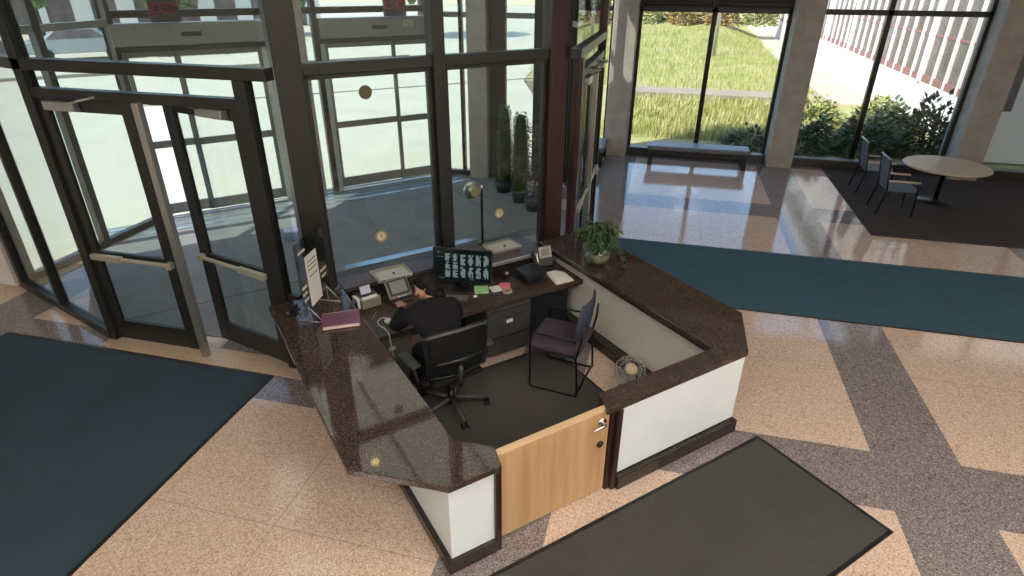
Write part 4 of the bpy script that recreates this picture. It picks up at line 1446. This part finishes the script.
MB().lathe([(0, 0), (.30, 0), (.28, .02), (.05, .04), (0, .04)], seg=28).build('base', M['satin_black'], tb, smooth=True)

# ------------------------------------------------------------------ outdoors: garden side
def heightf(x, y):
    return 0 if y < 24 else .0022 * (y - 24) ** 2 if y < 46 else .0022 * 22 ** 2 + .097 * (y - 46)
b = MB()
xs = [-6 + 3 * i for i in range(12)]
ys = [14.1, 16, 18, 20, 21.6, 24, 26, 29, 32, 35, 38, 42, 46, 52, 60]
gv = [[b.bm.verts.new((x, y, heightf(x, y) * max(0, min(1, (6 - x) / 3)) - .03 + (.06 * math.sin(x * 1.3 + y) if y > 24 else 0))) for x in xs] for y in ys]
for j in range(len(ys) - 1):
    for i in range(len(xs) - 1):
        if xs[i] >= -3 or ys[j] >= 24:
            b.bm.faces.new([gv[j][i], gv[j][i + 1], gv[j + 1][i + 1], gv[j + 1][i]])
g_ = b.build('ground_lawn', M['grass'], smooth=True)
g_['kind'] = 'structure'
struct(MB().box(-2, 5.2, 21.7, 23.3, -.05, .06).build('path', M['path'], bevel=.02))
struct(MB().box(-2, 5.2, 21.55, 21.7, -.05, .16).build('kerb', M['path'], bevel=.02))
struct(MB().box(5.2, 6.72, 21.5, 58, -.05, .07).build('footpath', M['footpath'], bevel=.02))

rng = random.Random(21)
def blades(name, label, n, region, h0, h1, m):
    b = MB()
    for k in range(n):
        x = rng.uniform(region[0], region[1])
        y = rng.uniform(region[2], region[3])
        z = heightf(x, y) * max(0, min(1, (6 - x) / 3)) - .03
        h = rng.uniform(h0, h1)
        a = rng.uniform(0, 2 * PI)
        w = h * .05
        lx, ly = math.cos(a) * h * .35, math.sin(a) * h * .35
        p0 = b.bm.verts.new((x - math.sin(a) * w, y + math.cos(a) * w, z))
        p1 = b.bm.verts.new((x + math.sin(a) * w, y - math.cos(a) * w, z))
        p2 = b.bm.verts.new((x + lx * .4 + math.sin(a) * w * .6, y + ly * .4 - math.cos(a) * w * .6, z + h * .7))
        p3 = b.bm.verts.new((x + lx, y + ly, z + h))
        p4 = b.bm.verts.new((x + lx * .4 - math.sin(a) * w * .6, y + ly * .4 + math.cos(a) * w * .6, z + h * .7))
        b.bm.faces.new([p0, p1, p2, p4])
        b.bm.faces.new([p4, p2, p3])
    o = b.build(name, m)
    tag(o, label, 'grass')
    o['kind'] = 'stuff'
    return o
blades('grass', 'tall pale yellow grass between the garden window and the path', 12000, (-1.6, 4.6, 15.6, 21.2), .08, .30, M['blade'])
blades('grass', 'bright green meadow grass on the slope beyond the path', 16000, (-5, 5.1, 23.6, 43), .08, .28, M['blade2'])

def bush(label, loc, r, h, m, n, seed, size=.14, group=None, name='bush'):
    o = thing(name, label, 'bush', loc, 0, group)
    rg = random.Random(seed)
    b = MB()
    for k in range(n):
        a = rg.uniform(0, 2 * PI)
        v = rg.random() ** .6
        ph = math.acos(1 - v) if v < 1 else PI / 2
        rr = r * rg.uniform(.62, 1.05) * (1 + .18 * math.sin(3 * a + seed))
        p = Vector((rr * math.sin(ph) * math.cos(a), rr * math.sin(ph) * math.sin(a), h * rg.uniform(.62, 1.05) * math.cos(ph) * (1 + .15 * math.sin(2 * a + seed))))
        p.z = max(.03, p.z)
        d = Vector((p.x + rg.uniform(-.3, .3), p.y + rg.uniform(-.3, .3), p.z * .6 + rg.uniform(-.2, .4)))
        b.leaf(p, d, Vector((rg.uniform(-.5, .5), rg.uniform(-.5, .5), 1)), size * rg.uniform(.7, 1.3), size * .36)
    b.build('leaves', m, o)
    s = MB()
    for k in range(7):
        a = 2 * PI * k / 7
        s.tube([(0.05 * math.cos(a), .05 * math.sin(a), 0), (r * .4 * math.cos(a), r * .4 * math.sin(a), h * .45), (r * .6 * math.cos(a), r * .6 * math.sin(a), h * .8)], [.025, .016, .007], 6)
    s.build('branches', M['bark'], o)
    return o
bush('dark green shrub just outside the window right of the concrete column', (3.35, 15.3, -.03), .6, .75, M['bush_dark'], 900, 1)
bush('dark green shrub outside between the first column and the window mullion', (4.62, 15.5, -.03), .62, .9, M['bush_dark'], 1000, 2)
bush('large dark shrub outside behind the two armchairs', (5.95, 15.5, -.03), .62, 1.3, M['bush_dark'], 1300, 3)
bush('yellow green shrub beside the pale path near the white building', (4.0, 18.2, -.03), .8, .8, M['bush_yel'], 900, 4)
bush('yellow shrub outside right of the mullion below the white wall', (5.75, 18.7, -.03), .7, .8, M['bush_yel'], 900, 5)
bush('mid green shrub outside between the dark shrub and the yellow shrub', (5.6, 17.1, -.03), .6, .9, M['bush_dark'], 1200, 6)
bush('low green shrub behind the right end of the long bench', (2.0, 15.2, -.03), .5, .45, M['bush_dark'], 500, 7)
k = 0
for x, y, r_, m in ((-4.2, 44, 1.05, 'bush_aut'), (-1.8, 45, 1.05, 'bush_yel'), (.6, 45, 1.05, 'bush_aut'), (3.0, 45, 1.05, 'bush_aut'), (5.3, 45, .95, 'bush_yel')):
    bush(('russet shrub in the hedge row along the top of the slope, %s' if m == 'bush_aut' else 'yellow shrub in the hedge row along the top of the slope, %s') %
         ('far left end', 'second from left', 'left of the mullion', 'right of the mullion', 'by the white building')[k], (x, y, heightf(x, y) - .1), r_, 2.2, M[m], 800, 30 + k, .3, 'hedge row on the slope')
    k += 1
lp_ = thing('lamp_post', 'grey lamp post on the slope behind the window mullion', 'lamp post', (2.1, 33, heightf(2.1, 33) - .05))
MB().cyl((0, 0, 0), (0, 0, 4.2), .09, .06, 12).build('pole', M['steel'], lp_, smooth=True)
MB().lathe([(0, 4.2), (.18, 4.22), (.22, 4.4), (.05, 4.55), (0, 4.55)], seg=16).build('lantern', M['paleframe'], lp_, smooth=True)

# white building with tall windows
bw = thing('building', 'long white building with tall dark windows beyond the footpath', 'building', (6.8, 0, 0))
MB().box(0, .4, 15.2, 60, 0, 1.10).build('plinth_wall', M['white_wall'], bw)
MB().box(.04, .4, 15.2, 60, 1.10, 6.5).build('window_band', M['far_glass'], bw)
for k in range(55):
    y = 15.4 + k * .81
    MB().box(-.02 if k % 5 else -.06, .1, y, y + (.11 if k % 5 else .22), 1.10, 6.5).build('fin', M['white_wall'], bw)
MB().box(.0, .1, 15.2, 60, 1.10, 1.28).build('spandrel', M['far_red'], bw)
MB().box(.02, .1, 15.2, 60, 2.25, 2.31).build('rail', M['far_red'], bw)
MB().box(-.3, 5, 15.2, 60, 6.5, 7.0).build('roof', M['white_wall'], bw)
MB().box(.4, 5, 15.2, 60, 0, 6.5).build('body', M['white_wall'], bw)

# ------------------------------------------------------------------ outdoors: entrance side
b = MB()
b.prism([(-8.42, -40), (-8.42, 5.25), (-7.93, 5.25), (-7.93, 7.72), (-4.30, 11.40), (-1.80, 11.40), (-1.80, 14.2), (-2.2, 14.2), (-5.5, 24), (-9, 60), (-9, 90), (-90, 90), (-90, -40)], -.25, -.012)
pv = b.build('ground_plaza', M['pave'])
pv['kind'] = 'structure'
kb_ = struct(empty('kerb', (*st(0, 30), 0), R(45)))
MB().box(-30, 12, -.1, .1, -.02, .10).build('kerb_stone', M['path'], kb_)
kb_ = struct(empty('kerb', (*st(0, 22), 0), R(41)))
MB().box(-2, 14, -.05, .05, -.02, .02).build('joint_strip', M['tray_beige'], kb_)

def car(label, loc, rot, m, group='parked cars beyond the entrance'):
    o = thing('car', label, 'car', loc, rot, group)
    prof = [(-2.1, .35), (-2.12, .72), (-1.9, .88), (-1.25, .95), (-.75, 1.38), (.75, 1.42), (1.35, .98), (2.0, .84), (2.14, .62), (2.12, .35)]
    def slab(pr, y0, y1):
        bb = MB()
        a = [bb.bm.verts.new((x, y0, z)) for x, z in pr]
        c = [bb.bm.verts.new((x, y1, z)) for x, z in pr]
        fs_ = [bb.bm.faces.new(a), bb.bm.faces.new(c[::-1])]
        for i in range(len(pr)):
            j = (i + 1) % len(pr)
            fs_.append(bb.bm.faces.new([a[i], c[i], c[j], a[j]]))
        bmesh.ops.recalc_face_normals(bb.bm, faces=fs_)
        return bb
    slab(prof, -.84, .84).build('body', m, o, bevel=.06)
    slab([(-1.12, .96), (-.70, 1.33), (.70, 1.36), (1.18, .98)], -.85, .85).build('side_windows', M['far_glass'], o)
    for x in (-1.3, 1.35):
        for y_ in (-.80, .80):
            MB().cyl((x, y_ - .1, .31), (x, y_ + .1, .31), .31, seg=20).build('wheel', M['tyre'], o)
    return o
car('dark car parked at the left, seen through the left sliding doors', (*st(-6.5, 36), -.012), R(50), M['car_a'])
car('silver car parked between the dark and the brown car', (*st(-2.0, 36.5), -.012), R(48), M['car_c'])
car('brown car parked right of the silver car beyond the entrance', (*st(3.0, 36.5), -.012), R(45), M['car_b'])

def tree(label, loc, h, r, seed, group='trees beyond the plaza'):
    o = thing('tree', label, 'tree', loc, 0, group)
    rg = random.Random(seed)
    MB().tube([(0, 0, 0), (.08, 0, h * .35), (0, .05, h * .7)], [.22, .16, .06], 10).build('trunk', M['bark'], o, smooth=True)
    b = MB()
    for k in range(1100):
        v = Vector((rg.gauss(0, 1), rg.gauss(0, 1), rg.gauss(0, 1))).normalized() * (rg.random() ** .35)
        p = Vector((v.x * r, v.y * r, h * .64 + v.z * h * .38))
        b.leaf(p, v + Vector((0, 0, -.2)), Vector((rg.uniform(-.6, .6), rg.uniform(-.6, .6), 1)), .5, .2)
    b.build('crown', M['tree'], o)
    return o
tl = ['leftmost tree beyond the plaza, behind the dark car', 'second tree from the left beyond the plaza', 'tree behind the silver car beyond the plaza', 'tree behind the brown car beyond the plaza', 'tree seen over the right sliding doors beyond the plaza', 'rightmost tree beyond the plaza, behind the lobby plants']
for k, (s, t) in enumerate(((-18, 44), (-11, 47), (-4, 45), (3, 48), (10, 45), (17, 40))):
    tree(tl[k], (*st(s, t), -.02), 6.5 + (k % 3), 2.6, 50 + k)
wh = thing('office_block', 'pale low building with white piers far beyond the plaza', 'building', (*st(-4, 54), -.02), R(45))
MB().box(-22, 18, 0, 5, 0, 5).build('body', M['far_glass'], wh)
for k in range(16):
    MB().box(-22 + k * 2.6, -20.9 + k * 2.6, -.3, .1, 0, 5).build('pier', M['white_wall'], wh)
MB().box(-22.3, 18.3, -.4, 5.2, 5, 5.5).build('roof', M['white_wall'], wh)

# ------------------------------------------------------------------ light
wd = bpy.data.worlds.new('sky')
bpy.context.scene.world = wd
wd.use_nodes = True
nt = wd.node_tree
bg = nt.nodes['Background']
sk = N(nt, 'ShaderNodeTexSky', sky_type='NISHITA')
sk.sun_disc = False
sk.sun_elevation = R(52)
sk.sun_rotation = R(225)
sk.altitude = 50
sk.air_density = 1.0
sk.dust_density = .6
sk.ozone_density = 1.6
nt.links.new(sk.outputs[0], bg.inputs[0])
bg.inputs[1].default_value = .46
sl = bpy.data.lights.new('sun', 'SUN')
sl.energy = 7.0
sl.angle = R(.6)
sl.color = (1, .94, .84)
so = bpy.data.objects.new('sun', sl)
C.objects.link(so)
dv = Vector((math.cos(R(52)) * .74, math.cos(R(52)) * .67, -math.sin(R(52))))
so.rotation_euler = dv.to_track_quat('-Z', 'Y').to_euler()
so.location = (-12, -12, 20)

# ------------------------------------------------------------------ camera
cam = bpy.data.cameras.new('camera')
co_ = bpy.data.objects.new('camera', cam)
C.objects.link(co_)
cam.sensor_width = 36
cam.lens = 595.54 / 1024 * 36
cam.clip_start = .05
cam.clip_end = 400
th, ro, al = R(27.609), R(.356), R(13.83)
Mx = Matrix.Rotation(al, 4, 'Z') @ Matrix.Rotation(PI / 2 - th, 4, 'X') @ Matrix.Rotation(ro, 4, 'Z')
co_.matrix_world = Matrix.Translation((0, 0, 3.6)) @ Mx
bpy.context.scene.camera = co_
vs = bpy.context.scene.view_settings
vs.view_transform = 'Standard'
vs.look = 'None'
vs.exposure = 0
vs.gamma = 1
vs.use_curve_mapping = False
